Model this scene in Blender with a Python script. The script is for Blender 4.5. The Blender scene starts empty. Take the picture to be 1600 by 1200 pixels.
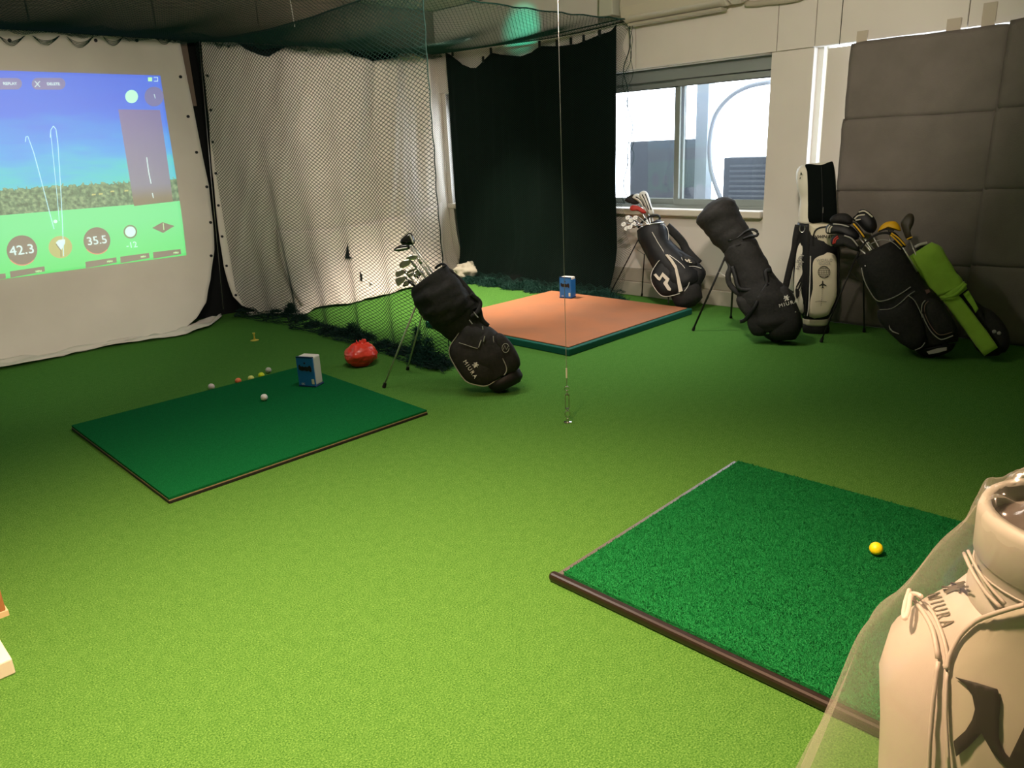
import bpy, bmesh, math, random
import numpy as np
from mathutils import Vector, Matrix, noise
random.seed(7)
SC = bpy.context.scene
COL = SC.collection
# ------------------------------------------------------------------ camera
CP = (1167.37, 0.3066778, -0.0465588, 0.7861104)
CH = 1.45
def _basis():
    f, pi, ro, ya = CP
    F = Vector((math.cos(ya)*math.cos(pi), math.sin(ya)*math.cos(pi), -math.sin(pi)))
    R = F.cross(Vector((0, 0, 1))).normalized(); U = R.cross(F)
    return F, math.cos(ro)*R+math.sin(ro)*U, -math.sin(ro)*R+math.cos(ro)*U
CF, CR, CU = _basis()
CC = Vector((0, 0, CH))
cd = bpy.data.cameras.new('camera'); cam = bpy.data.objects.new('camera', cd); COL.objects.link(cam)
cd.sensor_width = 36; cd.lens = CP[0]/1600*36; cd.clip_start = .05
m = Matrix((CR, CU, -CF)).transposed().to_4x4(); m.translation = CC
cam.matrix_world = m; SC.camera = cam
# ------------------------------------------------------------------ world, lights, exposure
SC.view_settings.view_transform = 'Standard'; SC.view_settings.look = 'None'
SC.view_settings.exposure = 0.0; SC.view_settings.gamma = 1.0; SC.view_settings.use_curve_mapping = False
w = bpy.data.worlds.new('sky'); SC.world = w; w.use_nodes = True
w.node_tree.nodes['Background'].inputs[0].default_value = (.80, .90, 1, 1)
w.node_tree.nodes['Background'].inputs[1].default_value = 9
SC.cycles.use_denoising = True
SC.cycles.max_bounces = 8; SC.cycles.diffuse_bounces = 4; SC.cycles.transparent_max_bounces = 24
SC.cycles.caustics_reflective = False; SC.cycles.caustics_refractive = False
SC.cycles.sample_clamp_indirect = 6
def spot(name, loc, target, power, angle, blend, color, size=.06):
    l = bpy.data.lights.new(name, 'SPOT'); l.energy = power; l.spot_size = math.radians(angle); l.spot_blend = blend
    l.color = color; l.shadow_soft_size = size
    o = bpy.data.objects.new(name, l); COL.objects.link(o); o.location = loc
    o.rotation_euler = (Vector(target)-Vector(loc)).to_track_quat('-Z', 'Y').to_euler(); return o
NEUT = (1, .87, .73)
spot('down_spot', (.62, 1.45, 2.85), (.72, 1.45, 0), 1440, 104, 1, (1, .62, .38), .12)
spot('wall_fill', (.3, 1.9, 1.95), (1.5, 7.0, .75), 370, 42, .9, NEUT, .1)  # unseen fill added to lift the lower part of the screen
spot('down_spot', (4.85, 5.45, 2.88), (5.0, 5.6, 0), 1080, 68, .9, (1, .88, .72), .08)
spot('wall_fill', (1.6, .9, 2.55), (6.0, 3.4, 2.05), 370, 60, .7, NEUT, .1)  # fill added for the window wall, kept off the floor
spot('wall_fill', (2.7, 2.0, 2.25), (4.9, 7.0, 1.55), 560, 40, .9, NEUT, .1)  # added fill brightening the white sheet of the second bay
spot('wall_fill', (1.2, 1.7, 2.2), (2.9, 7.0, 2.65), 210, 64, .9, NEUT, .1)  # broad dim fill added for the top of the back wall
spot('added_glow_spot', (4.9, 5.0, 2.72), (6.0, 5.62, 2.58), 75, 24, 1, (.0, 1, .62), .02)  # added source of the green glow, standing in for projector spill
def area(loc, sx, sy, power, color, rot=(0, 0, 0)):
    l = bpy.data.lights.new('overhead_fill', 'AREA'); l.shape = 'RECTANGLE'; l.size = sx; l.size_y = sy; l.energy = power; l.color = color
    o = bpy.data.objects.new('overhead_fill', l); COL.objects.link(o); o.location = loc; o.rotation_euler = rot; return o
area((2.4, 3.4, 2.90), 1.2, .3, 34, (1, .92, .82))  # ambient fill added overhead, not a real fixture
spot('down_spot', (4.1, 3.2, 2.88), (4.6, 3.5, 0), 210, 80, 1, (1, .92, .80), .1)  # extra fill added over the floor around the brown mat's front
pl = bpy.data.lights.new('window_portal', 'AREA'); pl.shape = 'RECTANGLE'; pl.size = 4.0; pl.size_y = 1.4
pl.cycles.is_portal = True
po = bpy.data.objects.new('window_portal', pl); COL.objects.link(po); po.location = (6.32, 4.9, 1.4)
po.rotation_euler = (0, math.radians(90), 0)
pl2 = bpy.data.lights.new('window_portal', 'AREA'); pl2.shape = 'RECTANGLE'; pl2.size = 1.4; pl2.size_y = 2.4; pl2.cycles.is_portal = True
po2 = bpy.data.objects.new('window_portal', pl2); COL.objects.link(po2); po2.location = (6.32, 1.45, 1.5)
po2.rotation_euler = (0, math.radians(90), 0)
po.rotation_euler = (0, math.radians(90), 0); pl.size, pl.size_y = 1.4, 4.0

# ------------------------------------------------------------------ helpers
def ray(x, y): return CF + CR*((x-800)/CP[0]) + CU*((600-y)/CP[0])
def gz(x, y, z=0.0):
    d = ray(x, y); return CC + d*((z-CH)/d.z)
def px_X(x, y, X):
    d = ray(x, y); return CC + d*(X/d.x)
def px_Y(x, y, Y):
    d = ray(x, y); return CC + d*(Y/d.y)
ORG = {}
def srgb(r, g, b):
    f = lambda c: (c/255/12.92) if c/255 <= .04045 else ((c/255+.055)/1.055)**2.4
    return (f(r), f(g), f(b), 1)
MATS = {}
def mat(name, col, rough=.8, metal=0, col2=None, scale=30, bump=0, bscale=None, detail=4, spec=.3, sheen=0, emit=0, obj=True):
    if name in MATS: return MATS[name]
    M = bpy.data.materials.new(name); M.use_nodes = True; nt = M.node_tree; b = nt.nodes['Principled BSDF']
    c = tuple(col)+(1,) if len(col) == 3 else tuple(col)
    b.inputs['Base Color'].default_value = c; b.inputs['Roughness'].default_value = rough; b.inputs['Metallic'].default_value = metal
    b.inputs['Specular IOR Level'].default_value = spec
    if sheen: b.inputs['Sheen Weight'].default_value = sheen
    if emit: b.inputs['Emission Color'].default_value = c; b.inputs['Emission Strength'].default_value = emit
    tc = nt.nodes.new('ShaderNodeTexCoord')
    if col2 is not None:
        n = nt.nodes.new('ShaderNodeTexNoise'); n.inputs['Scale'].default_value = scale; n.inputs['Detail'].default_value = detail
        nt.links.new(tc.outputs['Object'], n.inputs['Vector'])
        r = nt.nodes.new('ShaderNodeValToRGB'); r.color_ramp.elements[0].position = .35; r.color_ramp.elements[1].position = .65
        r.color_ramp.elements[0].color = c; r.color_ramp.elements[1].color = tuple(col2)+(1,) if len(col2) == 3 else tuple(col2)
        nt.links.new(n.outputs['Fac'], r.inputs['Fac']); nt.links.new(r.outputs['Color'], b.inputs['Base Color'])
    if bump:
        n2 = nt.nodes.new('ShaderNodeTexNoise'); n2.inputs['Scale'].default_value = bscale or scale; n2.inputs['Detail'].default_value = detail
        nt.links.new(tc.outputs['Object'], n2.inputs['Vector'])
        bu = nt.nodes.new('ShaderNodeBump'); bu.inputs['Strength'].default_value = bump; bu.inputs['Distance'].default_value = .01
        nt.links.new(n2.outputs['Fac'], bu.inputs['Height']); nt.links.new(bu.outputs['Normal'], b.inputs['Normal'])
    MATS[name] = M; return M
def turf(name, c1, c2, c3, sc=230, bump=.6):
    M = bpy.data.materials.new(name); M.use_nodes = True; nt = M.node_tree; b = nt.nodes['Principled BSDF']
    L = nt.links.new; N = nt.nodes.new
    tc = N('ShaderNodeTexCoord')
    n = N('ShaderNodeTexNoise'); n.inputs['Scale'].default_value = sc; n.inputs['Detail'].default_value = 5; n.inputs['Roughness'].default_value = .7
    L(tc.outputs['Object'], n.inputs['Vector'])
    n3 = N('ShaderNodeTexNoise'); n3.inputs['Scale'].default_value = sc*.13; n3.inputs['Detail'].default_value = 4; L(tc.outputs['Object'], n3.inputs['Vector'])
    r = N('ShaderNodeValToRGB'); e = r.color_ramp.elements
    e[0].position = .33; e[0].color = c1; e[1].position = .68; e[1].color = c3; k = e.new(.5); k.color = c2
    mx = N('ShaderNodeMath'); mx.operation = 'MULTIPLY_ADD'; mx.inputs[1].default_value = .92
    m2 = N('ShaderNodeMath'); m2.operation = 'MULTIPLY'; m2.inputs[1].default_value = .08
    L(n3.outputs['Fac'], m2.inputs[0]); L(n.outputs['Fac'], mx.inputs[0]); L(m2.outputs[0], mx.inputs[2]); L(mx.outputs[0], r.inputs['Fac'])
    L(r.outputs['Color'], b.inputs['Base Color']); b.inputs['Roughness'].default_value = 1; b.inputs['Specular IOR Level'].default_value = .02
    bu = N('ShaderNodeBump'); bu.inputs['Strength'].default_value = bump; bu.inputs['Distance'].default_value = .006
    L(n.outputs['Fac'], bu.inputs['Height']); L(bu.outputs['Normal'], b.inputs['Normal']); return M

class MB:
    def __init__(s): s.v = []; s.f = []
    def add(s, vs, fs):
        o = len(s.v); s.v += [tuple(v) for v in vs]; s.f += [tuple(i+o for i in f) for f in fs]; return s
    def box(s, a, b):
        (x0, y0, z0), (x1, y1, z1) = a, b
        vs = [(x, y, z) for x in (x0, x1) for y in (y0, y1) for z in (z0, z1)]
        return s.add(vs, [(0, 1, 3, 2), (4, 6, 7, 5), (0, 4, 5, 1), (2, 3, 7, 6), (0, 2, 6, 4), (1, 5, 7, 3)])
    def tube(s, pts, r, n=8, close=False, flat=None, caps=True):
        P = [Vector(p) for p in pts]; k = len(P); R = r if isinstance(r, (list, tuple)) else [r]*k
        up = Vector((0.12, .31, .94)); vs = []; fs = []
        for i, p in enumerate(P):
            t = ((P[(i+1) % k] if close or i < k-1 else P[i]) - (P[i-1] if close or i > 0 else P[i]))
            t = t.normalized() if t.length > 1e-9 else Vector((0, 0, 1))
            a = (flat.normalized() if flat is not None else up); a = (a - t*a.dot(t))
            if a.length < 1e-4: a = Vector((1, 0, 0)) - t*t.x
            a.normalize(); b = t.cross(a)
            ra, rb = R[i] if isinstance(R[i], tuple) else (R[i], R[i])
            for j in range(n):
                q = 2*math.pi*j/n; vs.append(p + a*math.cos(q)*ra + b*math.sin(q)*rb)
        for i in range(k if close else k-1):
            i2 = (i+1) % k
            for j in range(n): fs.append((i*n+j, i*n+(j+1) % n, i2*n+(j+1) % n, i2*n+j))
        if caps and not close: fs += [tuple(range(n-1, -1, -1)), tuple((k-1)*n+j for j in range(n))]
        return s.add(vs, fs)
    def loft(s, rings, cap0=True, cap1=True):
        n = len(rings[0]); vs = [p for r in rings for p in r]; fs = []
        for i in range(len(rings)-1):
            for j in range(n): fs.append((i*n+j, i*n+(j+1) % n, (i+1)*n+(j+1) % n, (i+1)*n+j))
        if cap0: fs.append(tuple(range(n-1, -1, -1)))
        if cap1: fs.append(tuple((len(rings)-1)*n+j for j in range(n)))
        return s.add(vs, fs)
    def lathe(s, prof, c, n=24, ax=Vector((0, 0, 1))):
        ax = ax.normalized(); a = ax.orthogonal().normalized(); b = ax.cross(a); c = Vector(c)
        return s.loft([[c+ax*z+(a*math.cos(2*math.pi*j/n)+b*math.sin(2*math.pi*j/n))*r for j in range(n)] for r, z in prof])
    def grid(s, fn, nu, nv):
        vs = [fn(i/nu, j/nv) for j in range(nv+1) for i in range(nu+1)]
        return s.add(vs, [(j*(nu+1)+i, j*(nu+1)+i+1, (j+1)*(nu+1)+i+1, (j+1)*(nu+1)+i) for j in range(nv) for i in range(nu)])
    def ball(s, c, r, nu=20, nv=12, sc=(1, 1, 1), f=None):
        c = Vector(c); vs = []; 
        for j in range(nv+1):
            th = math.pi*j/nv
            for i in range(nu):
                ph = 2*math.pi*i/nu; d = Vector((math.sin(th)*math.cos(ph), math.sin(th)*math.sin(ph), math.cos(th)))
                k = r*(f(d) if f else 1); vs.append(c+Vector((d.x*k*sc[0], d.y*k*sc[1], d.z*k*sc[2])))
        return s.add(vs, [(j*nu+i, j*nu+(i+1) % nu, (j+1)*nu+(i+1) % nu, (j+1)*nu+i) for j in range(nv) for i in range(nu)])
def obj(name, mb, material, parent=None, smooth=False, bevel=0, solid=0, weld=True, recalc=True, label=None, kind=None):
    org = ORG.get(parent.name, Vector()) if parent else Vector()
    me = bpy.data.meshes.new(name)
    me.from_pydata([(v[0]-org.x, v[1]-org.y, v[2]-org.z) for v in mb.v], [], mb.f)
    if weld:
        bm = bmesh.new(); bm.from_mesh(me)
        bmesh.ops.remove_doubles(bm, verts=bm.verts, dist=1e-5)
        if recalc: bmesh.ops.recalc_face_normals(bm, faces=bm.faces)
        bm.to_mesh(me); bm.free()
    if smooth:
        me.shade_smooth() if hasattr(me, 'shade_smooth') else [setattr(p, 'use_smooth', True) for p in me.polygons]
    me.materials.append(material)
    o = bpy.data.objects.new(name, me); COL.objects.link(o)
    if bevel:
        b = o.modifiers.new('bevel', 'BEVEL'); b.width = bevel; b.segments = 2; b.limit_method = 'ANGLE'; b.angle_limit = .6
    if solid:
        b = o.modifiers.new('solid', 'SOLIDIFY'); b.thickness = solid
    if parent: o.parent = parent; ORG[o.name] = org
    else: ORG[o.name] = Vector()
    if label: o['label'] = label
    if kind: o['kind'] = kind
    return o
def tag(o, label, cat, group=None):
    o['label'] = label; o['category'] = cat
    if group: o['group'] = group
    return o
def thing(name, label, cat, loc=(0, 0, 0), group=None):
    o = bpy.data.objects.new(name, None); COL.objects.link(o); o.location = loc; o.empty_display_size = .1
    ORG[o.name] = Vector(loc); return tag(o, label, cat, group)
def struct(name, mb, m, parent=None, **k):
    o = obj(name, mb, m, parent, **k)
    o['kind'] = 'structure'
    return o
def text_mb(s, o, ex, ey, size, depth=.0015, shear=0, bold=0, align='CENTER', warp=None, space=1):
    """letters as a mesh: o origin, ex/ey reading and up directions"""
    c = bpy.data.curves.new('t', 'FONT'); c.body = s; c.size = size; c.align_x = align; c.align_y = 'CENTER'; c.extrude = depth; c.shear = shear; c.offset = bold
    c.space_character = space
    c.resolution_u = 3
    t = bpy.data.objects.new('t', c); COL.objects.link(t); bpy.context.view_layer.update()
    me = bpy.data.meshes.new_from_object(t.evaluated_get(bpy.context.evaluated_depsgraph_get()))
    en = ex.cross(ey); mb = MB()
    vs = [o+ex*v.co.x+ey*v.co.y+en*v.co.z for v in me.vertices]
    if warp: vs = [warp(v) for v in vs]
    mb.add(vs, [tuple(p.vertices) for p in me.polygons])
    bpy.data.objects.remove(t); bpy.data.curves.remove(c); bpy.data.meshes.remove(me); return mb
def smoothp(pts, n=4, close=False):
    P = [Vector(p) for p in pts]; k = len(P); out = []
    for i in range(k if close else k-1):
        p0, p1, p2, p3 = (P[(i-1) % k], P[i], P[(i+1) % k], P[(i+2) % k]) if close else (P[max(i-1, 0)], P[i], P[i+1], P[min(i+2, k-1)])
        for j in range(n):
            t = j/n; out.append(.5*((2*p1)+(p2-p0)*t+(2*p0-5*p1+4*p2-p3)*t*t+(3*p1-p0-3*p2+p3)*t**3))
    if not close: out.append(P[-1])
    return out
def interp(x, xs, ys): return float(np.interp(x, xs, ys))

# ------------------------------------------------------------------ materials
M_floor = turf('turf_floor', (.018, .080, .010, 1), (.066, .185, .032, 1), (.160, .33, .078, 1), 210, .6)
M_mat1 = turf('turf_mat_dark', (.002, .055, .014, 1), (.004, .095, .028, 1), (.010, .14, .045, 1), 260, .35)
M_mat3 = turf('turf_mat_bright', (.002, .07, .015, 1), (.008, .17, .042, 1), (.05, .40, .13, 1), 300, .9)
M_cream = mat('cream_paint', (.74, .69, .63), .7, col2=(.71, .66, .60), scale=2.5, bump=.03, bscale=40)
M_ceil = mat('ceiling_paint', (.66, .62, .50), .85, col2=(.60, .56, .45), scale=1.5)
M_dark = mat('dark_backing', (.006, .007, .007), .95)
M_brownp = mat('brown_board', (.20, .16, .12), .85, col2=(.16, .13, .10), scale=3)
M_sheet = mat('screen_cloth', (.70, .64, .56), .95, col2=(.65, .59, .515), scale=2.2, bump=.12, bscale=9, sheen=.1)
M_black = mat('black_fabric', (.010, .0095, .009), .75, col2=(.017, .015, .014), scale=60, bump=.3, bscale=28, spec=.35)
M_black2 = mat('black_vinyl', (.007, .007, .008), .52, bump=.1, bscale=30, spec=.3)
M_curt = mat('black_curtain_cloth', (.003, .0048, .004), .95, bump=.2, bscale=18, spec=.1)
M_rub = mat('black_rubber', (.012, .011, .010), .6)
M_brownr = mat('brown_rail', (.015, .008, .006), .33, spec=.6)
M_net = mat('green_net_twine', (.003, .036, .024), .8)
M_netd = mat('dark_net_twine', (.004, .022, .016), .8)
M_alu = mat('window_aluminium', (.30, .33, .31), .5, metal=.3)
M_white = mat('white_plastic', (.68, .64, .58), .45)
M_whl = mat('white_leather', (.72, .67, .56), .42, bump=.06, bscale=14)
M_chrome = mat('polished_steel', (.62, .60, .58), .22, metal=1)
M_steel = mat('brushed_steel', (.42, .40, .38), .35, metal=1)
M_shaft = mat('steel_shaft', (.70, .67, .62), .3, metal=.9)
M_pip = mat('grey_piping', (.34, .32, .29), .6)
M_thread = mat('white_thread', (.70, .66, .60), .7)
M_grey = mat('grey_felt', (.19, .165, .145), .98, col2=(.165, .145, .125), scale=5, bump=.35, bscale=160)

# ------------------------------------------------------------------ floor, ceiling, walls
fl = MB().grid(lambda u, v: (-1.6+u*7.75, -1.6+v*8.8, 0), 40, 40)
struct('floor', fl, M_floor)
struct('ceiling', MB().box((-1.6, -1.6, 2.93), (6.5, 7.3, 3.03)), M_ceil)
struct('wall_left', MB().box((-1.7, -1.7, 0), (-1.6, 7.3, 2.93)), M_cream)
struct('wall_near', MB().box((-1.7, -1.7, 0), (6.5, -1.6, 2.93)), M_cream)
wa = struct('wall_back', MB().box((-1.6, 7.15, 0), (6.4, 7.25, 2.93)), M_dark)
# upper boards over the screens, seams recessed
xs = [-1.0] + [px_Y(x, y, 6.98).x for x, y in ((45, 30), (240, 20), (403, 30), (540, 45))] + [6.14]
for a, b in zip(xs[:-1], xs[1:]):
    obj('board', MB().box((a+.006, 6.98, 2.49), (b-.006, 7.14, 2.925)), M_brownp, wa, bevel=.004)
obj('post', MB().box((3.10, 7.02, 1.93), (3.17, 7.10, 2.48)), mat('post_wood', (.16, .115, .085), .7), wa)
# window wall
wr = MB()
wr.box((6.10, -1.6, 0), (6.35, 7.2, .83))
wr.box((6.10, -1.6, 2.12), (6.35, 7.2, 2.93))
wr.box((6.10, -1.6, .83), (6.35, .25, 2.12))
wr.box((6.10, 2.63, .83), (6.35, 2.98, 2.12))
wr.box((6.10, 6.98, .83), (6.35, 7.2, 2.12))
wr = struct('wall_right', wr, M_cream)
obj('pillar', MB().box((6.03, 2.635, 0), (6.10, 2.975, 2.07)), M_cream, wr, bevel=.004)
for a, b in ((-1.59, 1.6), (1.606, 2.62), (2.626, 2.92), (2.926, 4.25), (4.256, 7.1)):
    obj('lintel_board', MB().box((6.0, a, 2.07), (6.10, b, 2.92)), M_cream, wr, bevel=.003)
struct('baseboard_right', MB().box((6.03, 2.99, 0), (6.10, 7.1, .135)).box((6.06, 2.99, .135), (6.10, 7.1, .26)), mat('base_paint', (.40, .36, .29), .7), bevel=.006)
struct('trim_1', MB().box((6.0, 2.985, .785), (6.14, 6.97, .845)), mat('sill_paint', (.68, .62, .53), .45), bevel=.012)
struct('trim_2', MB().box((6.03, 2.985, 2.06), (6.10, 6.97, 2.115)), mat('header_paint', (.50, .47, .40), .6), bevel=.006)
tb = mat('tab_paint', (.52, .45, .36), .7)
for (x0, y0, x1, y1) in ((1339, 49, 1354, 70), (1480, 30, 1500, 50), (1537, 5, 1554, 39)):
    p = px_X(x0, y0, 5.985); q = px_X(x1, y1, 5.985)
    t = MB().box((5.985, min(p.y, q.y), min(p.z, q.z)-.005), (5.999, max(p.y, q.y), max(p.z, q.z)))
    obj('mounting_tab', t, tb, wr, bevel=.003)
# window 1: aluminium slider
def glass_mat(name, haze, col):
    M = bpy.data.materials.new(name); M.use_nodes = True; nt = M.node_tree; nt.nodes.clear()
    o = nt.nodes.new('ShaderNodeOutputMaterial'); t = nt.nodes.new('ShaderNodeBsdfTransparent'); d = nt.nodes.new('ShaderNodeBsdfTranslucent')
    g = nt.nodes.new('ShaderNodeBsdfGlossy'); g.inputs['Roughness'].default_value = .03
    x = nt.nodes.new('ShaderNodeMixShader'); x.inputs[0].default_value = haze; d.inputs[0].default_value = col
    y = nt.nodes.new('ShaderNodeMixShader'); y.inputs[0].default_value = .04
    nt.links.new(t.outputs[0], x.inputs[1]); nt.links.new(d.outputs[0], x.inputs[2])
    nt.links.new(x.outputs[0], y.inputs[1]); nt.links.new(g.outputs[0], y.inputs[2]); nt.links.new(y.outputs[0], o.inputs[0]); return M
M_pane = glass_mat('hazy_pane', .022, (.75, .86, 1, 1))
wn = MB()
wn.box((6.15, 2.98, 1.955), (6.24, 6.98, 2.12)); wn.box((6.15, 2.98, .83), (6.24, 6.98, .87))
wn.box((6.15, 2.98, .87), (6.24, 2.99, 1.955)); wn.box((6.15, 6.95, .87), (6.24, 6.98, 1.955))
win = struct('window_1', wn, M_alu, bevel=.004)
def sash(y0, y1, x):
    b = MB(); w_ = .05
    b.box((x, y0, .865), (x+.03, y1, .925)).box((x, y0, 1.90), (x+.03, y1, 1.958)).box((x, y0, .925), (x+.03, y0+w_, 1.90)).box((x, y1-w_, .925), (x+.03, y1, 1.90))
    s = obj('sash', b, M_alu, win, bevel=.004)
    obj('pane', MB().box((x+.012, y0+w_, .925), (x+.018, y1-w_, 1.90)), M_pane, s)
    return s
sash(2.945, 3.93, 6.16); sash(3.86, 5.2, 6.195); sash(5.15, 6.05, 6.16); sash(6.0, 6.95, 6.195)
# window 2 behind the felt panels
wn = MB().box((6.15, 2.57, .83), (6.22, 2.63, 2.12)).box((6.15, .25, .83), (6.22, .29, 2.12)).box((6.15, .29, .83), (6.22, 2.57, .87))
w2 = struct('window_2', wn, mat('white_frame', (.72, .70, .64), .5), bevel=.003)
obj('jamb', MB().box((6.105, 2.59, .83), (6.15, 2.632, 2.10)), MATS['white_frame'], w2)
obj('pane', MB().box((6.18, .29, .87), (6.186, 2.57, 2.12)), glass_mat('clear_pane', .1, (.8, .9, 1, 1)), w2)
struct('trim_3', MB().box((6.035, 2.325, 0), (6.06, 2.535, 2.05)), M_cream, bevel=.003)
# grey felt panels
pw = [(2.325, 1.345, 5.98), (1.335, .33, 5.955), (.32, -.68, 5.98)]
for ci, (ya, yb, x) in enumerate(pw):
    for r in range(4):
        z1 = 2.045+(0.02 if ci == 1 else 0)-r*.513; z0 = max(z1-.508, .01)
        dy = [0, .012, .02, .028][r]
        nm = [['topmost', 'second from the top', 'third from the top', 'bottom'][r], ['left column beside cream board', 'column right of the dark seam', 'far right column'][ci]]
        b = MB()
        def fn(u, v, s=1):
            e = min(u, 1-u, v, 1-v); k = max(0, 1-e/.04)
            return (x+.012*k*k+.003*noise.noise(Vector((u*4+ci*9, v*4+r*7, 2))), (ya+dy)+(yb-ya-dy)*u+.004*noise.noise(Vector((u*3, v*5+r, ci))), z0+(z1-z0)*v+.004*noise.noise(Vector((u*5, r, ci+5))))
        b.grid(fn, 30, 16)
        o = obj('felt_panel', b, M_grey, None, smooth=True, solid=.04)
        tag(o, 'grey felt wall panel, %s in the %s' % tuple(nm), 'panel', 'grey felt wall panels')
# outside: condensers, post, hose, balcony
struct('balcony_floor', MB().box((6.4, -1, -.1), (9.5, 9, 0)), mat('concrete', (.45, .45, .44), .9))
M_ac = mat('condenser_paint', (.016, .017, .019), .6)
a = px_X(994, 218, 6.9); b_ = px_X(1086, 322, 6.9)
t = thing('air_conditioner_condenser', 'dark boxy outdoor unit seen through the left window pane', 'air conditioner', (6.9, 4.5, 0), 'outdoor units beyond the window')
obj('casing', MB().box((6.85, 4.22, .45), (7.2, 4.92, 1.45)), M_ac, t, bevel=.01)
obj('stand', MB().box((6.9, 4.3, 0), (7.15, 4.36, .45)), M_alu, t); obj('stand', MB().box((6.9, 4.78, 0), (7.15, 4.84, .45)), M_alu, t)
t = thing('air_conditioner_condenser', 'outdoor unit with horizontal louvres seen through the right window pane', 'air conditioner', (6.9, 3.5, 0), 'outdoor units beyond the window')
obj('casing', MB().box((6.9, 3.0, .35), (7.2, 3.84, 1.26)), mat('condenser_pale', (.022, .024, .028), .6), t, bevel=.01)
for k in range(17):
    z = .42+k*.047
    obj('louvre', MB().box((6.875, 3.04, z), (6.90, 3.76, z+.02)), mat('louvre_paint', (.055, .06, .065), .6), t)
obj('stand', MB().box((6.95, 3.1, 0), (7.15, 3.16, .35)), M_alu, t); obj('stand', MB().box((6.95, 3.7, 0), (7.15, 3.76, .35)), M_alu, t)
t = obj('post', MB().box((6.95, 4.06, 0), (7.07, 4.19, 2.9)), mat('post_paint', (.22, .26, .30), .7)); tag(t, 'pale square post standing outside the sliding window', 'post')
arc = [px_X(x, y, 6.8) for x, y in ((1204, 128), (1170, 135), (1140, 152), (1118, 180), (1109, 220), (1110, 260), (1118, 290), (1128, 315), (1135, 335))]
arc += [Vector((6.8, arc[-1].y+.05, .4)), Vector((6.8, arc[-1].y+.1, .03))]
tag(obj('hose', MB().tube(smoothp(arc, 5), .022, 8), mat('hose_plastic', (.20, .22, .25), .5), smooth=True), 'pale curved hose looping outside the right window pane', 'hose')

# ------------------------------------------------------------------ wall air conditioner
t = thing('wall_air_conditioner', 'long cream air conditioner mounted high on the wall above the window', 'air conditioner', (5.9, 3.75, 2.45))
def acs(y): return [Vector((x, y, z)) for x, z in ((6.0, 2.46), (5.86, 2.43), (5.78, 2.47), (5.76, 2.55), (5.79, 2.74), (6.0, 2.76))]
obj('body', MB().loft([acs(3.27), acs(4.26)]), mat('ac_plastic', (.56, .51, .41), .5), t, bevel=.015)
obj('louvre', MB().box((5.83, 3.32, 2.405), (5.93, 4.22, 2.428)), mat('ac_louvre', (.44, .40, .31), .5), t, bevel=.006)
obj('end_cap', MB().loft([acs(3.15), acs(3.262)]), MATS['ac_plastic'], t, bevel=.03)
hp = [px_X(x, y, 5.95) for x, y in ((1165, 6), (1185, 5), (1200, 3), (1225, 1), (1250, -4), (1262, -12))]
obj('pipe', MB().tube(smoothp(hp, 4), .022, 8), MATS['ac_louvre'], t, smooth=True)
# duct box to the left of the unit
struct('trim_4', MB().box((5.72, 4.30, 2.50), (6.0, 4.44, 2.93)), mat('duct_paint', (.52, .52, .42), .7), bevel=.004)
# thin wire
tag(obj('wire', MB().tube([(5.97, 2.42, 2.93), (5.97, 2.425, 2.06)], .0025, 5), M_rub), 'thin dark wire hanging down the wall between pillar and panels', 'wire')

# ------------------------------------------------------------------ projector screen
SY = 6.93
def scr_xr(z): return interp(z, [0, .1, .21, .4, .66, 1.24, 1.9, 2.5], [2.50, 2.74, 2.88, 2.98, 3.05, 3.115, 3.09, 3.06])
def scr_y(X, z):
    y = SY + .012*noise.noise(Vector((X*1.2, z*1.0, 3)))
    k = max(0, (X-2.55)/.55)*(.3+.7*max(0, 1-abs(z-.9)/1.2))
    y += .035*k*math.sin(z*3.2+X*7)-.03*k
    if z < .5: y -= (.5-z)**2*1.1*min(1, max(0.15, (X-.3)/2.2))
    y -= .006*math.sin((X*2.1+z*2.6)*3)*max(0, 1-z/.9)
    return y
def scr(u, v):
    z = 2.475-v*2.463
    if v < .03: z += .0
    X = .1+u*(scr_xr(max(z, 0))-.1)
    return Vector((X, scr_y(X, z), z))
t = thing('projection_screen', 'large off-white projection sheet with golf simulator picture, left in the photo', 'screen', (1.5, 6.95, 0))
obj('sheet', MB().grid(scr, 90, 90), M_sheet, t, smooth=True, solid=.003)
def hem(u, v):
    X = .1+u*2.98; yb = scr_y(min(X, 2.5), .01); w_ = interp(X, [.1, 1.3, 1.9, 2.4, 2.8, 3.08], [.20, .16, .05, .10, .20, .02])
    if X > 2.5: yb += (X-2.5)*.62
    n_ = noise.noise(Vector((X*5, v*3, 1)))
    return Vector((X, yb-w_*v+.02*n_, .012+.038*abs(math.sin(v*3.1+X*4+n_*2))*(1-.6*v)+.03*n_*n_))
obj('hem', MB().grid(hem, 70, 8), M_sheet, t, smooth=True, solid=.003)
M_eye = mat('eyelet_black', (.01, .01, .01), .5)
ey0 = None
for i, (x, y) in enumerate(((282, 120), (294, 182), (307, 238), (322, 292), (327, 347), (328, 399))):
    p = px_Y(x, y, SY-.01); p.x = min(p.x, scr_xr(p.z)-.025); p.y = scr_y(p.x, p.z)-.006
    obj('eyelet', MB().lathe([(.004, -.008), (.013, -.006), (.013, .004), (.004, .006)], p, 10, Vector((0, 1, 0))), M_eye, t)
for x in (15, 150, 214, 272):
    p = px_Y(x, 63, SY-.01); p.y = scr_y(p.x, p.z)-.006
    obj('eyelet', MB().lathe([(.004, -.008), (.013, -.006), (.013, .004), (.004, .006)], p, 10, Vector((0, 1, 0))), M_eye, t)
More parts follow.
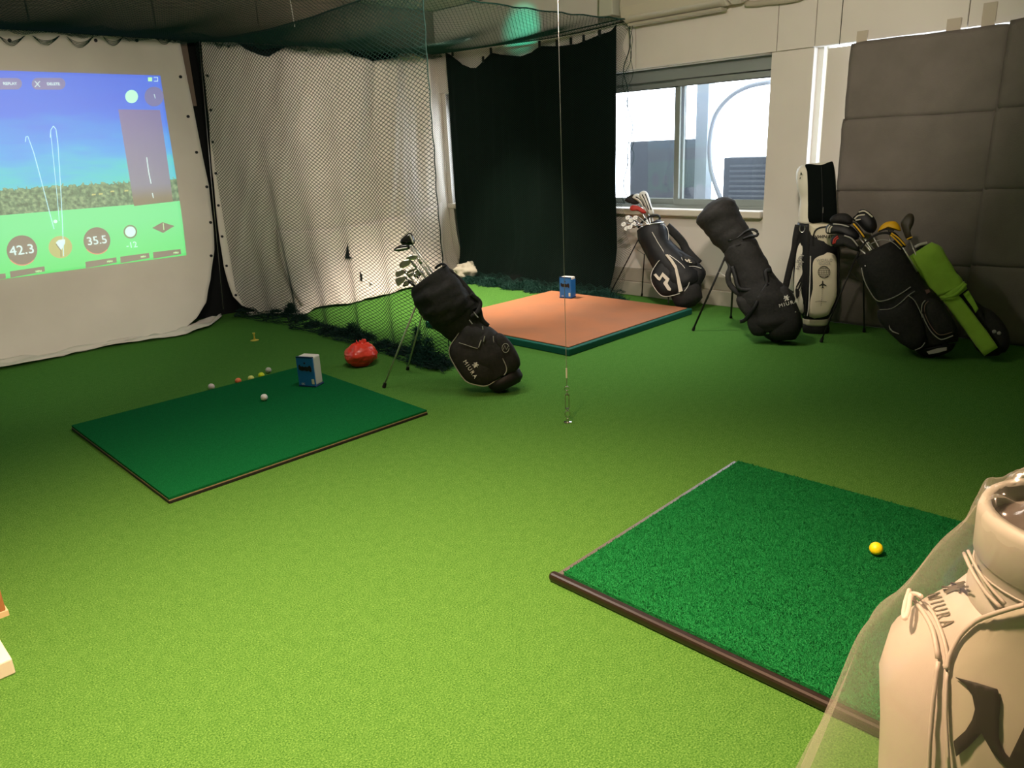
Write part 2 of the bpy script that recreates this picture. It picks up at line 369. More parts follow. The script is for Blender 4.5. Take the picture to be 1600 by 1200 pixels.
# projected picture: emissive layers following the sheet
def em(name, col=None, build=None, base=(.68, .62, .54, 1)):
    M = bpy.data.materials.new(name); M.use_nodes = True; nt = M.node_tree; b = nt.nodes['Principled BSDF']
    b.inputs['Base Color'].default_value = base; b.inputs['Roughness'].default_value = .95; b.inputs['Specular IOR Level'].default_value = .1
    b.inputs['Emission Strength'].default_value = 1
    if col: b.inputs['Emission Color'].default_value = col
    if build: nt.links.new(build(nt), b.inputs['Emission Color'])
    return M
def ramp(nt, stops, fac, mode='LINEAR'):
    r = nt.nodes.new('ShaderNodeValToRGB'); e = r.color_ramp.elements; r.color_ramp.interpolation = mode
    e[0].position, e[0].color = stops[0]; e[1].position, e[1].color = stops[-1]
    for p, c in stops[1:-1]: k = e.new(p); k.color = c
    nt.links.new(fac, r.inputs['Fac']); return r.outputs['Color']
def picture(nt):
    N = nt.nodes.new; L = nt.links.new
    tc = N('ShaderNodeTexCoord'); sp = N('ShaderNodeSeparateXYZ'); L(tc.outputs['Object'], sp.inputs[0])
    z = sp.outputs['Z']
    n = N('ShaderNodeTexNoise'); n.inputs['Scale'].default_value = 34; n.inputs['Detail'].default_value = 5; L(tc.outputs['Object'], n.inputs['Vector'])
    mp = N('ShaderNodeMapping'); mp.inputs['Scale'].default_value = (.9, .9, 4); L(tc.outputs['Object'], mp.inputs[0])
    n2 = N('ShaderNodeTexNoise'); n2.inputs['Scale'].default_value = 1.6; n2.inputs['Detail'].default_value = 3; L(mp.outputs[0], n2.inputs['Vector'])
    # sky
    a = N('ShaderNodeMath'); a.operation = 'MULTIPLY_ADD'; a.inputs[1].default_value = 1/1.0; a.inputs[2].default_value = -1.27; L(z, a.inputs[0])
    cl = N('ShaderNodeMath'); cl.operation = 'MULTIPLY_ADD'; cl.inputs[1].default_value = .55; L(n2.outputs['Fac'], cl.inputs[0]); 
    a2 = N('ShaderNodeMath'); a2.operation = 'SUBTRACT'; a2.inputs[1].default_value = .27; L(a.outputs[0], a2.inputs[0]); L(a2.outputs[0], cl.inputs[2])
    sky = ramp(nt, [(0, (.04, .60, .50, 1)), (.14, (.03, .52, .62, 1)), (.32, (.03, .33, .78, 1)), (.60, (.03, .16, .75, 1)), (1, (.04, .12, .70, 1))], cl.outputs[0])
    tree = ramp(nt, [(.35, (.02, .10, .05, 1)), (.5, (.09, .22, .11, 1)), (.66, (.24, .38, .19, 1))], n.outputs['Fac'])
    tree_n = N('ShaderNodeTexNoise'); tree_n.inputs['Scale'].default_value = 60; L(tc.outputs['Object'], tree_n.inputs['Vector'])
    grass = ramp(nt, [(0, (.02, .55, .06, 1)), (.55, (.05, .70, .12, 1)), (1, (.12, .74, .26, 1))], z)
    # horizon between trees and grass
    h1 = N('ShaderNodeMath'); h1.operation = 'GREATER_THAN'; h1.inputs[1].default_value = 1.125; L(z, h1.inputs[0])
    hn = N('ShaderNodeMath'); hn.operation = 'MULTIPLY_ADD'; hn.inputs[1].default_value = -.12; L(n.outputs['Fac'], hn.inputs[0]); L(z, hn.inputs[2])
    h2 = N('ShaderNodeMath'); h2.operation = 'GREATER_THAN'; h2.inputs[1].default_value = 1.255; L(hn.outputs[0], h2.inputs[0])
    m1 = N('ShaderNodeMix'); m1.data_type = 'RGBA'; L(h1.outputs[0], m1.inputs[0]); L(grass, m1.inputs[6]); L(tree, m1.inputs[7])
    m2 = N('ShaderNodeMix'); m2.data_type = 'RGBA'; L(h2.outputs[0], m2.inputs[0]); L(m1.outputs[2], m2.inputs[6]); L(sky, m2.inputs[7])
    return m2.outputs[2]
def S2(X, z, off): return Vector((X, scr_y(X, z)-off, z))
q = [px_Y(x, y, SY) for x, y in ((250, 117), (290, 398), (0, 439), (0, 112))]
ZT, ZB = 2.165, .645
def pic(u, v):
    z = ZB+(ZT-ZB)*v; x1 = q[1].x+(q[0].x-q[1].x)*v; return S2(.25+(x1-.25)*u, z, .006)
PI_ = obj('projected_image', MB().grid(pic, 80, 50), em('projected_landscape', build=picture, base=(.36, .33, .30, 1)), t, smooth=True, solid=.001, weld=False)
M_ov = em('projected_shadow', (0, .004, .012, 1)); M_ovsky = em('projected_panel', build=lambda nt: (lambda tc, s: (nt.links.new(tc.outputs['Object'], s.inputs[0]), ramp(nt, [(0, (.0, .01, .0, 1)), (.50, (.0, .01, .0, 1)), (.55, (.02, .06, .18, 1)), (.85, (.04, .03, .28, 1))], s.outputs['Z']))[1])(nt.nodes.new('ShaderNodeTexCoord'), nt.nodes.new('ShaderNodeSeparateXYZ')))
nt_ = M_ovsky.node_tree
for l in list(nt_.links):
    if l.to_node.type == 'VALTORGB':
        mm = nt_.nodes.new('ShaderNodeMath'); mm.operation = 'MULTIPLY'; mm.inputs[1].default_value = .43; nt_.links.new(l.from_socket, mm.inputs[0]); nt_.links.new(mm.outputs[0], l.to_socket)
M_wh = em('projected_white', (.45, .75, .75, 1)); M_ye = em('projected_amber', (.25, .30, .05, 1)); M_rd = em('projected_red', (.5, .12, .05, 1)); M_ln = em('projected_line', (.25, .65, .80, 1)); M_vio = em('projected_violet', (.03, .05, .30, 1)); M_gr = em('projected_green_line', (.35, .9, .35, 1))
def flat_poly(pts, off, th=.001):
    if max(math.dist(pts[i], pts[i-1]) for i in range(len(pts))) > 16:
        bm = bmesh.new(); bm.faces.new([bm.verts.new((x, y, 0)) for x, y in pts]); bmesh.ops.triangulate(bm, faces=bm.faces[:])
        for _ in range(4):
            es = [e for e in bm.edges if e.calc_length() > 12]
            if es: bmesh.ops.subdivide_edges(bm, edges=es, cuts=1); bmesh.ops.triangulate(bm, faces=bm.faces[:])
        bm.verts.index_update(); P = [px_Y(v.co.x, v.co.y, SY) for v in bm.verts]
        mb = MB().add([S2(p.x, p.z, off) for p in P], [tuple(v.index for v in f.verts) for f in bm.faces]); bm.free(); return mb
    w3 = []
    for x, y in pts:
        p = px_Y(x, y, SY); w3.append((p.x, p.z))
    n_ = len(w3); vs = [S2(a, b, off) for a, b in w3]+[S2(a, b, off-th) for a, b in w3]
    return MB().add(vs, [tuple(range(n_)), tuple(range(2*n_-1, n_-1, -1))]+[(i, (i+1) % n_, n_+(i+1) % n_, n_+i) for i in range(n_)])
def disc(x, y, rx, ry, off, n=28, rot=0): return flat_poly([(x+rx*math.cos(2*math.pi*i/n), y+ry*math.sin(2*math.pi*i/n)) for i in range(n)], off)
def ringp(x, y, rx, ry, w_, off, a0=0, a1=360, n=36):
    A = [math.radians(a0+(a1-a0)*i/n) for i in range(n+1)]
    mb = MB(); 
    for i in range(n):
        c = [(x+(rx-s)*math.cos(k), y+(ry-s)*math.sin(k)) for k, s in ((A[i], 0), (A[i+1], 0), (A[i+1], w_), (A[i], w_))]
        f = flat_poly(c, off); mb.add(f.v, f.f)
    return mb
def linep(pts, w_, off):
    mb = MB()
    for (x0, y0), (x1, y1) in zip(pts[:-1], pts[1:]):
        d = math.hypot(x1-x0, y1-y0) or 1; nx, ny = -(y1-y0)/d*w_/2, (x1-x0)/d*w_/2
        f = flat_poly([(x0+nx, y0+ny), (x1+nx, y1+ny), (x1-nx, y1-ny), (x0-nx, y0-ny)], off); mb.add(f.v, f.f)
    return mb
def ptext(s, x, y, h, off, slope=-.12, **k):
    p = px_Y(x, y, SY); e = (px_Y(x+10, y+10*slope, SY)-p); sc = h/1167*6.4
    ex = Vector((1, 0, 0)); ex = Vector((e.x, 0, e.z)).normalized(); eyv = Vector((-ex.z, 0, ex.x))
    return text_mb(s, Vector((p.x, 0, p.z)), ex, eyv, sc, .0005, warp=lambda v: S2(v.x, v.z, off+v.y*-1), **k)
def pchild(n, mb, m): return obj(n, mb, m, PI_, weld=False)
pchild('overlay_panel', flat_poly([(184, 171), (249, 172), (268, 315), (209, 322)], .009), M_ovsky)
pchild('numeral', ptext('1', 238, 306, 11, .011), M_wh)
pchild('flight_line', linep([(228, 246), (231, 268), (235, 287)], 1.2, .011), M_wh)
pchild('score_dot', disc(240, 151, 15, 15.5, .009).add([], []), M_vio)
pchild('numeral', ptext('1', 241, 151, 9, .011), M_wh)
pchild('ball_icon', disc(205, 151, 9.8, 10.2, .009), em('projected_ball', (.35, .85, .60, 1)))
pchild('battery_icon', flat_poly([(231, 121), (237, 121), (237, 127), (231, 127)], .009), M_gr)
pchild('battery_icon', linep([(240, 121), (246, 121), (246, 127), (240, 127)], .8, .009), M_wh)
def pill(x0, x1, y, r): return flat_poly([(x1-r+r*math.cos(a), y+r*math.sin(a)) for a in np.linspace(-math.pi/2, math.pi/2, 10)]+[(x0+r+r*math.cos(a), y+r*math.sin(a)) for a in np.linspace(math.pi/2, 3*math.pi/2, 10)], .009)
pchild('button', pill(-30, 34, 131, 9), M_vio); pchild('button', pill(49, 102, 131, 9.3), M_vio)
pchild('lettering', ptext('REPLAY', 15, 131, 5, .011, 0), M_wh); pchild('lettering', ptext('DELETE', 83, 131.5, 5, .011, 0), M_wh)
pchild('cross_icon', linep([(54, 127), (62, 136)], .9, .011).add(*[linep([(62, 127), (54, 136)], .9, .011).v, linep([(62, 127), (54, 136)], .9, .011).f]), M_wh)
pchild('flight_line', linep([(78, 215), (79, 203), (83, 197), (87, 202), (90, 225), (94, 290), (97, 350), (99, 400)], 1.1, .011), M_ln)
pchild('flight_line', linep([(79, 210), (84, 260), (89, 310), (92, 345)], .8, .011), M_ln)
pchild('flight_line', linep([(39, 222), (40, 214), (43, 213), (52, 238), (62, 275), (75, 325), (84, 358)], 1.1, .011), M_ln)
pchild('landing_mark', disc(86, 346, 3, 2.6, .011, 12), M_wh)
pchild('gauge', disc(34, 391, 24, 23.5, .009), M_ov); pchild('gauge_ring', ringp(34, 391, 24.5, 24, 1.5, .011, 40, 140), M_rd); pchild('numeral', ptext('42.3', 34, 391, 18.5, .012), M_wh)
pchild('gauge', disc(151, 376, 21, 21, .009), M_ov); pchild('gauge_ring', ringp(151, 376, 21.5, 21.5, 1.3, .011, 40, 140), M_rd); pchild('numeral', ptext('35.5', 151, 376, 17, .012), M_wh)
pchild('club_icon_disc', disc(94, 386, 18.5, 17.5, .009), M_ye); pchild('club_icon', flat_poly([(87, 379), (91, 375), (101, 374), (101, 380), (95, 391)], .011), M_wh); pchild('club_icon_shaft', linep([(87, 381), (95, 391.5), (95, 401)], 1.5, .012), M_ov)
pchild('ball_icon', disc(203, 362, 8, 8, .011), M_wh); pchild('gauge_ring', ringp(203, 362, 10.5, 10.5, 2, .009), M_ov)
pchild('numeral', ptext('-12', 205, 383, 13, .011), em('projected_faint', (.35, .95, .65, 1)))
pchild('diamond_icon', flat_poly([(237, 356), (253, 347), (271, 353), (254, 364)], .009), M_ov); pchild('diamond_line', linep([(254, 349), (255, 359)], .9, .011), M_gr)
for (x0, y0, x1, y1) in ((-40, 432, 8, 427), (15, 424, 69, 416), (133, 409, 181, 402), (187, 401, 232, 395), (238, 394, 281, 389)):
    pchild('caption_bar', flat_poly([(x0, y0), (x1, y1), (x1+1, y1+8), (x0+1, y0+10)], .009), M_ov)
for x, y in ((60, 424), (171, 408.5), (223, 401), (274, 395)): pchild('lettering', ptext('MPH', x, y, 4, .011), M_gr)
for x, y in ((175, 299), (197, 298), (157, 303), (146, 304)): pchild('marker', flat_poly([(x-3, y-1), (x+3, y-1.5), (x+3, y+1), (x-3, y+1.5)], .009), M_ye)

# ------------------------------------------------------------------ white sheet of the second bay
t = thing('white_backdrop_sheet', 'creased white cloth backdrop hanging behind the side net in the second bay', 'curtain', (4.6, 6.95, 0))
def bd_xl(z): return interp(z, [0, .1, .2, .6, 1.3, 2.5], [3.42, 3.24, 3.18, 3.17, 3.21, 3.29])
def bd_xr(z): return interp(z, [0, .3, .6, 1.0, 2.5], [6.10, 6.06, 6.05, 6.055, 6.04])
def bd_zt(X):
    s = [(3.29, 2.50), (3.5, 2.49), (3.7, 2.40), (3.88, 2.37), (4.05, 2.46), (4.35, 2.49), (4.6, 2.50), (4.85, 2.42), (5.1, 2.38), (5.4, 2.42), (5.5, 2.50), (6.1, 2.52)]
    return interp(X, [a for a, b in s], [b for a, b in s])
def bd_y(X, z):
    y = 6.98
    ph = X-(z-1.2)*interp(X, [3.2, 4.6, 5.4, 6.1], [.30, .42, .15, -.15])
    y += .085*noise.noise(Vector((ph*3.0, z*.35, 4)))+.045*noise.noise(Vector((ph*8, z*.5, 9)))+.01*noise.noise(Vector((ph*22, z*2, 1)))
    # folds from the two high tie points
    for cx, a in ((5.45, .05), (4.1, .035)):
        y -= a*math.exp(-((X-cx-(2.5-z)*-.18)/.07)**2)*max(0, min(1, (z-.5)/1.2))
    if z < .55:
        k = interp(X, [3.2, 3.6, 4.3, 5.0, 5.6, 6.1], [.30, .75, 1.35, 1.0, .6, .25])
        y -= (.55-z)**2*k*1.25
    return min(y, 7.08)
def bd(u, v):
    X0 = 3.2+u*2.85; zt = bd_zt(X0); z = zt-(zt-.012)*v
    X = bd_xl(z)+u*(bd_xr(z)-bd_xl(z)); return Vector((X, bd_y(X, z), z))
obj('sheet', MB().grid(bd, 150, 80), M_sheet, t, smooth=True, solid=.003)
def ls(u, v):
    X = 3.75+u*2.15; zt = .78-.10*math.sin(u*math.pi)**.5+.09*u; z = zt-(zt-.02)*v
    return Vector((X, bd_y(X, z)-.02-.012*v-.01*noise.noise(Vector((X*6, z*5, 3))), z))
obj('lit_band_sheet', MB().grid(ls, 80, 30), mat('lit_band_cloth', (.75, .68, .61), .95, bump=.1, bscale=9), t, smooth=True, solid=.003)  # paler layer added to stand in for the lit band low on the sheet
def bh(u, v):
    X = 3.25+u*2.55; yb = bd_y(X, .015); n_ = noise.noise(Vector((X*4, v*2, 7)))
    wd = interp(X, [3.2, 3.4, 3.55, 3.8, 4.2, 4.8, 5.8], [.04, .10, .42, .12, .10, .06, .03])
    return Vector((X, yb-wd*v+.02*n_, .012+.03*abs(math.sin(v*3+X*6))*(1-.5*v)))
obj('hem', MB().grid(bh, 90, 6), M_sheet, t, smooth=True, solid=.003)
def tear(pts):
    P = [px_Y(x, y, 6.9) for x, y in pts]; vs = []
    Q = []
    for x, y in pts:
        Y = 6.8
        for _ in range(8): p = px_Y(x, y, Y); Y = bd_y(p.x, p.z)-.050
        Q.append(p)
    for k in (0, .003):
        for p in Q: vs.append(Vector((p.x, p.y-k, p.z)))
    n_ = len(P); return MB().add(vs, [tuple(range(n_)), tuple(range(2*n_-1, n_-1, -1))]+[(i, (i+1) % n_, n_+(i+1) % n_, n_+i) for i in range(n_)])
obj('tear', tear([(543, 380), (546, 400), (551, 404), (539, 404), (541, 392)]), M_dark, t); obj('tear', tear([(562, 423), (566, 430), (566, 440), (563, 438)]), M_dark, t); obj('tear', tear([(576, 443), (581, 443), (579, 445)]), M_dark, t)
for x, y in ((322, 118), (325, 172), (327, 222), (337, 271), (347, 321), (356, 369), (361, 415), (365, 460)):
    p = px_Y(x, y, 6.97); p.x = bd_xl(p.z)+.025; p.y = bd_y(p.x, p.z)-.006
    obj('eyelet', MB().lathe([(.004, -.008), (.012, -.006), (.012, .004), (.004, .006)], p, 10, Vector((0, 1, 0))), M_eye, t)
for x, y in ((361, 72), (478, 79), (655, 85)):
    p = px_Y(x, y, 6.95); p.y = bd_y(p.x, p.z)-.008
    obj('eyelet', MB().lathe([(.004, -.008), (.012, -.006), (.012, .004), (.004, .006)], p, 10, Vector((0, 1, 0))), M_eye, t)
# right flank of the sheet curling round the corner
def fk(u, v):
    z = 2.5-2.48*v; xr = interp(z, [0, .1, .3, .6, 2.5], [6.22, 6.1, 6.06, 6.05, 6.05])
    w_ = interp(z, [0, .12, .4, 1, 2.5], [.5, .22, .1, .06, .06])
    return Vector((min(xr-.02+.0*u, 6.08), 6.97-w_*u*1.2, z))
obj('side_edge', MB().grid(fk, 4, 30), M_sheet, t, smooth=True, solid=.003)
# bundled cloth in the corner
def bun(d):
    return 1+.28*noise.noise(d*2.2)+.16*noise.noise(d*5)-.12*abs(math.sin(d.x*5+d.z*3))
tag(obj('cloth_bundle', MB().ball((5.86, 6.47, .095), .2, 40, 24, (1.15, .75, .55), bun), mat('towel_cloth', (.42, .38, .30), .95, bump=.3, bscale=25), smooth=True), 'crumpled beige cloth bundle on the floor in the far corner', 'cloth')

# ------------------------------------------------------------------ black curtain
t = thing('black_curtain', 'heavy black curtain hung before the window with scalloped top edge', 'curtain', (5.95, 5.7, 0))
ct = [(px_X(x, y, 5.95).y, px_X(x, y, 5.95).z) for x, y in ((962, 38), (955, 48), (935, 55), (900, 69), (870, 72), (845, 72), (830, 82), (812, 88), (780, 85), (767, 82), (757, 92), (745, 106), (735, 106), (722, 101), (708, 88), (696, 82))]
CY0, CY1 = ct[0][0], ct[-1][0]
def bc(u, v):
    y = CY0+u*(CY1-CY0); zt = interp(y, [a for a, b in ct], [b for a, b in ct]); z = zt-(zt-.015)*v
    x = 5.95+.03*noise.noise(Vector((y*4, z*.5, 2)))+.015*noise.noise(Vector((y*12, z*.8, 5)))
    x -= .03*math.sin((y+z*.45)*9)*max(0, 1-z/1.4)
    if z < .5: x -= (.5-z)**2*.6
    yy = y if u < .9 else y-(u-.9)*(1-z/2.5)*1.9*(.25)
    return Vector((x, yy, z))
obj('cloth', MB().grid(bc, 110, 60), M_curt, t, smooth=True, solid=.004)
for x, y in ((707, 83), (767, 79), (843, 69), (870, 67), (892, 64), (912, 60), (937, 52), (755, 93)):
    p = px_X(x, y, 5.93); obj('clip', MB().box((p.x-.01, p.y-.008, p.z-.03), (p.x+.01, p.y+.008, p.z+.03)), M_eye, t)

# ------------------------------------------------------------------ nets
def net_mb(S, ncol, nrow, r, sub=1):
    """diamond mesh as thin three-sided strands over surface S(u,v)"""
    node = {}
    V = []; Fc = []
    P = [[S(i/ncol, j/nrow) for i in range(ncol+1)] for j in range(nrow+1)]
    def seg(a, b):
        d = b-a
        if d.length < 1e-6: return
        n1 = d.orthogonal().normalized()*r; n2 = d.normalized().cross(n1); o = len(V)
        c1, c2 = n1*-.5+n2*.866, n1*-.5-n2*.866
        V.extend([tuple(a+n1), tuple(a+c1), tuple(a+c2), tuple(b+n1), tuple(b+c1), tuple(b+c2)])
        Fc.extend([(o, o+1, o+4, o+3), (o+1, o+2, o+5, o+4), (o+2, o, o+3, o+5)])
    for j in range(nrow):
        for i in range(ncol+1):
            if (i+j) % 2 == 0:
                if i < ncol: seg(P[j][i], P[j+1][i+1])
                if i > 0: seg(P[j][i], P[j+1][i-1])
    mb = MB(); mb.v = V; mb.f = Fc; return mb
NZ = 2.46
# side net between the bays: hangs from a sagging edge, gathered on the floor
def sn_top(s): return NZ-.075*math.sin(s*math.pi)**.8-.01*s
def sn(u, v):
    s = u; H_ = sn_top(s); Ltot = H_+.32; d = v*Ltot
    Y = 6.93-s*3.12
    xf = interp(s, [0, .12, .25, .5, .75, .9, 1], [3.22, 3.30, 3.32, 3.30, 3.27, 3.22, 3.20])
    fold = .010*math.sin(s*34)+.03*noise.noise(Vector((s*14, 0, 3)))
    if d < H_-.05:
        z = H_-d; k = (1-z/H_)**1.5
        X = 3.2+(xf-3.2)*k+fold*(.2+.8*k)+.012*noise.noise(Vector((s*8, z*3, 8)))
        Y += .05*k*math.sin(s*41)
        return Vector((X, Y, z))
    e = (d-(H_-.05))/.37
    n_ = noise.noise(Vector((s*30, e*4, 2))); n2 = noise.noise(Vector((s*45+5, e*5, 8)))
    return Vector((xf+fold-.10*e+.05*n_, Y+.05*math.sin(s*41)-.05*n2-.05*e, .012+abs(.05*(1-e)*(1+n2))+.03*abs(n_)))
t = thing('side_net', 'dark green mesh net hanging between the two bays', 'net', (3.2, 5.4, 0))
obj('mesh', net_mb(sn, 126, 200, .0021), M_netd, t, weld=False)
def rope(pts, r, m, nm='rope', par=None): return obj(nm, MB().tube(pts, r, 6), m, par, smooth=True)
rope([sn(i/60, 0)+Vector((0, 0, .003)) for i in range(61)], .006, M_netd, 'top_rope', t)
rope([sn(1, j/60)+Vector((0, .004*math.sin(j*1.7), 0)) for j in range(52)], .0035, M_netd, 'edge_rope', t)
# gathered bunches of net standing on the floor
def bunch(cx, cy, w_, h, seed, n=900, r=.0018, sx=1, sy=1):
    rd = random.Random(seed); mb = MB(); V = []; Fc = []
    for k in range(n):
        a = rd.uniform(0, 6.283); z = abs(rd.gauss(0, .45))*h; z = min(z, h)
        rr = w_*(1-.8*z/h)*rd.random()**.5
        p = Vector((cx+rr*math.cos(a)*sx, cy+rr*math.sin(a)*sy, .006+z)); d = Vector((rd.gauss(0, 1)*sx, rd.gauss(0, 1)*sy, rd.gauss(0, .7))).normalized()*rd.uniform(.02, .05)
        b = p+d; b.z = max(b.z, .004)
        n1 = d.orthogonal().normalized()*r; n2 = d.normalized().cross(n1); o = len(V); c1, c2 = n1*-.5+n2*.866, n1*-.5-n2*.866
        V.extend([tuple(p+n1), tuple(p+c1), tuple(p+c2), tuple(b+n1), tuple(b+c1), tuple(b+c2)]); Fc.extend([(o, o+1, o+4, o+3), (o+1, o+2, o+5, o+4), (o+2, o, o+3, o+5)])
    mb.v = V; mb.f = Fc; return mb
bb = MB()
for i, (x, y, w_, h) in enumerate(((400, 490, .08, .03), (430, 492, .09, .04), (455, 494, .10, .12), (470, 500, .1, .04), (490, 510, .10, .03), (515, 519, .11, .04), (535, 523, .11, .04), (552, 526, .10, .10), (570, 530, .10, .04), (600, 542, .09, .04), (625, 552, .10, .05), (655, 566, .09, .24), (672, 571, .10, .18), (690, 574, .10, .08))):
    g = gz(x, y); q_ = bunch(g.x, g.y, w_, h, i, int(500+3800*w_*h*6)); bb.add(q_.v, q_.f)
obj('gathered_mesh', bb, M_net, t, weld=False, kind='stuff')
# net coils hanging over the top of the screen
def coil(x, y, w_, h, sd):
    rd = random.Random(sd); mb = MB()
    for k in range(4):
        a = [px_Y(x-w_/2+w_*i/10+rd.uniform(-.4, .4), y+h*(.55+.15*k)*math.sin(math.pi*i/10)+rd.uniform(-.3, .3), 6.86) for i in range(11)]
        mb.tube(a, .0022, 4)
    return mb
co = thing('ceiling_net', 'green mesh net stretched as a ceiling over the projection bay', 'net', (1.6, 5.5, NZ), 'ceiling nets over the bays')
for i, (x, y, w_, h) in enumerate(((18, 56, 40, 15), (72, 56, 42, 14), (125, 57, 42, 17), (177, 57, 32, 14), (257, 57, 30, 12), (343, 65, 14, 11))):
    obj('net_coil', coil(x, y, w_, h, i), M_netd, co, weld=False)
def cn1(u, v):
    X = -.3+u*3.5; Y = 7.0-v*2.9
    z = NZ+.0-.10*math.sin(v*math.pi)*(.5+.5*math.sin(u*math.pi))-.012*math.sin(u*26)*math.sin(v*math.pi)
    if u > .8: z = z*(1-(u-.8)*5)+(sn_top(min(1, v*2.9/3.12)))*((u-.8)*5)
    return Vector((X, Y, z))
obj('mesh', net_mb(cn1, 150, 150, .0016), M_netd, co, weld=False)
def cn_edge(u, v):  # bunched hem hanging along the far wall
    X = -.3+u*6.35; return Vector((X, 6.94-.07*v+.03*noise.noise(Vector((X*8, v*4, 3))), NZ+.055-.085*v+.012*math.sin(X*16)+.01*noise.noise(Vector((X*20, v, 1)))))
obj('hem_mesh', net_mb(cn_edge, 560, 18, .0018), M_net, co, weld=False)
co2 = thing('ceiling_net', 'green mesh net stretched as a ceiling over the bay with the brown mat', 'net', (4.6, 5.5, NZ), 'ceiling nets over the bays')
def cn2(u, v):
    X = 3.2+u*2.72; Y = 6.98-v*2.75
    z = NZ+.02-.13*math.sin(v*math.pi*.9)*(.35+.65*math.sin(u*math.pi))-.015*math.sin(u*22+v*5)*math.sin(v*math.pi)
    if u < .2: z = z*(u*5)+sn_top(min(1, v*2.75/3.12))*(1-u*5)
    return Vector((X, Y, z))
obj('mesh', net_mb(cn2, 130, 150, .0016), M_net, co2, weld=False)
rope([cn2(i/40, 1)+Vector((0, .006*math.sin(i*2.1), .004*math.sin(i*1.3))) for i in range(41)], .006, M_net, 'edge_rope', co2)
rope([cn2(1, j/30) for j in range(31)], .005, M_netd, 'edge_rope', co2)
# window-side net in front of the black curtain
def wnet(u, v):
    Y = 6.95-u*2.72; H_ = NZ+.02-.03*math.sin(u*math.pi); d = v*(H_+.45)
    edge = max(0, (u-.93)/.07)
    if d < H_-.06:
        z = H_-d; k = (1-z/H_)**2
        return Vector((5.86-.03*k+.02*noise.noise(Vector((u*9, z*2, 1))), Y+edge*(.035*math.sin(z*9)+.02*math.sin(z*23)), z))
    e = (d-(H_-.06))/.51
    n_ = noise.noise(Vector((u*26, e*4, 5))); n2 = noise.noise(Vector((u*40, e*5, 9)))
    return Vector((5.83-.20*e+.06*n_, Y+.03*n2, .012+.07*(1-e)*abs(1+n2)+.03*abs(n_)))
t = thing('window_side_net', 'green mesh net over the black curtain with ragged free edge by the window', 'net', (5.86, 5.6, 0))
obj('mesh', net_mb(wnet, 164, 290, .0011), mat('deep_green_twine', (.002, .024, .016), .85), t, weld=False)
def er(ph, a):
    return [Vector((5.86, 4.23+a*math.sin(z*7+ph)+.5*a*math.sin(z*19+ph*2), z)) for z in np.linspace(NZ, .9, 60)]
rope(er(0, .035), .004, M_netd, 'edge_rope', t); rope(er(.9, .045), .0025, M_netd, 'edge_rope', t); rope(er(2.2, .05), .002, M_net, 'edge_rope', t)
rope([wnet(i/40, 0) for i in range(41)], .006, M_netd, 'top_rope', t)
bb = MB()
for i in range(34):
    y = 6.55-i*.071; q_ = bunch(5.72+.05*math.sin(i*1.3), y, (.12), .05+.02*math.sin(i*.9), 50+i, 620, .0020, 1, 1); bb.add(q_.v, q_.f)
obj('gathered_mesh', bb, M_net, t, weld=False, kind='stuff')
# cords
tag(rope([(3.25, 5.35, 2.93), (3.24, 5.36, 2.62), (3.25, 5.35, 2.37)], .004, M_thread, 'cord'), 'pale cord dropping from the ceiling to the top of the side net', 'cord')
tag(rope([px_Y(311, 60, 6.86), px_Y(330, 280, 6.86), px_Y(349, 483, 6.86)], .003, M_steel, 'cord'), 'thin grey cord hanging in the dark gap right of the projection screen', 'cord')

# ------------------------------------------------------------------ hanging line with turnbuckle
g = gz(887, 660)
t = thing('tension_line', 'thin steel line with turnbuckle anchored in the open floor', 'cable', (g.x, g.y, 0))
def gl(z): return Vector((g.x, g.y, z))
obj('line', MB().tube([gl(.30), gl(2.93)], .0014, 6), M_pip, t)
obj('sleeve', MB().tube([gl(.255), gl(.31)], .005, 8), M_thread, t)
obj('lower_line', MB().tube([gl(.20), gl(.255)], .002, 6), M_steel, t)
obj('hook', MB().tube([gl(.195)+Vector((0.008*math.cos(a), -.008*math.cos(a), .012*math.sin(a))) for a in np.linspace(0, 5.5, 14)], .003, 6), M_chrome, t, smooth=True)
obj('turnbuckle', MB().tube([gl(.08)+Vector((.007, -.007, 0)), gl(.16)+Vector((.007, -.007, 0))], .0025, 6).tube([gl(.08)-Vector((.007, -.007, 0)), gl(.16)-Vector((.007, -.007, 0))], .0025, 6).tube([gl(.075), gl(.083)], .009, 8).tube([gl(.157), gl(.165)], .009, 8).tube([gl(.165), gl(.185)], .003, 6), M_steel, t)
obj('shackle', MB().tube([gl(.05)+Vector((0.010*math.cos(a), -.010*math.cos(a), .018*math.sin(a))) for a in np.linspace(-1.2, 4.6, 14)], .003, 6), M_chrome, t, smooth=True)
obj('floor_plate', MB().lathe([(.022, 0), (.022, .003), (.008, .006), (.006, .022), (.002, .026)], gl(0), 16), M_chrome, t)

# ------------------------------------------------------------------ hitting mats
def slab(P, z0, z1, inset=0):
    c = sum(P, Vector())/len(P); Q = [p+(c-p).normalized()*inset for p in P]; n_ = len(Q)
    vs = [Vector((p.x, p.y, z0)) for p in Q]+[Vector((p.x, p.y, z1)) for p in Q]
    return MB().add(vs, [tuple(range(n_)), tuple(range(n_, 2*n_))]+[(i, (i+1) % n_, n_+(i+1) % n_, n_+i) for i in range(n_)])
def quad(x0, y0, x1, y1): return [Vector((x0, y0, 0)), Vector((x1, y0, 0)), Vector((x1, y1, 0)), Vector((x0, y1, 0))]
Q1 = [gz(112, 667, .02), gz(264, 781, .02), gz(667, 643, .02), gz(472, 574, .02)]
for p in Q1: p.z = 0
t = thing('hitting_mat', 'large dark green square turf mat on the left floor', 'mat', (1.8, 4.0, 0))
obj('rubber_base', slab(Q1, .001, .014, -.004), M_rub, t, bevel=.002)
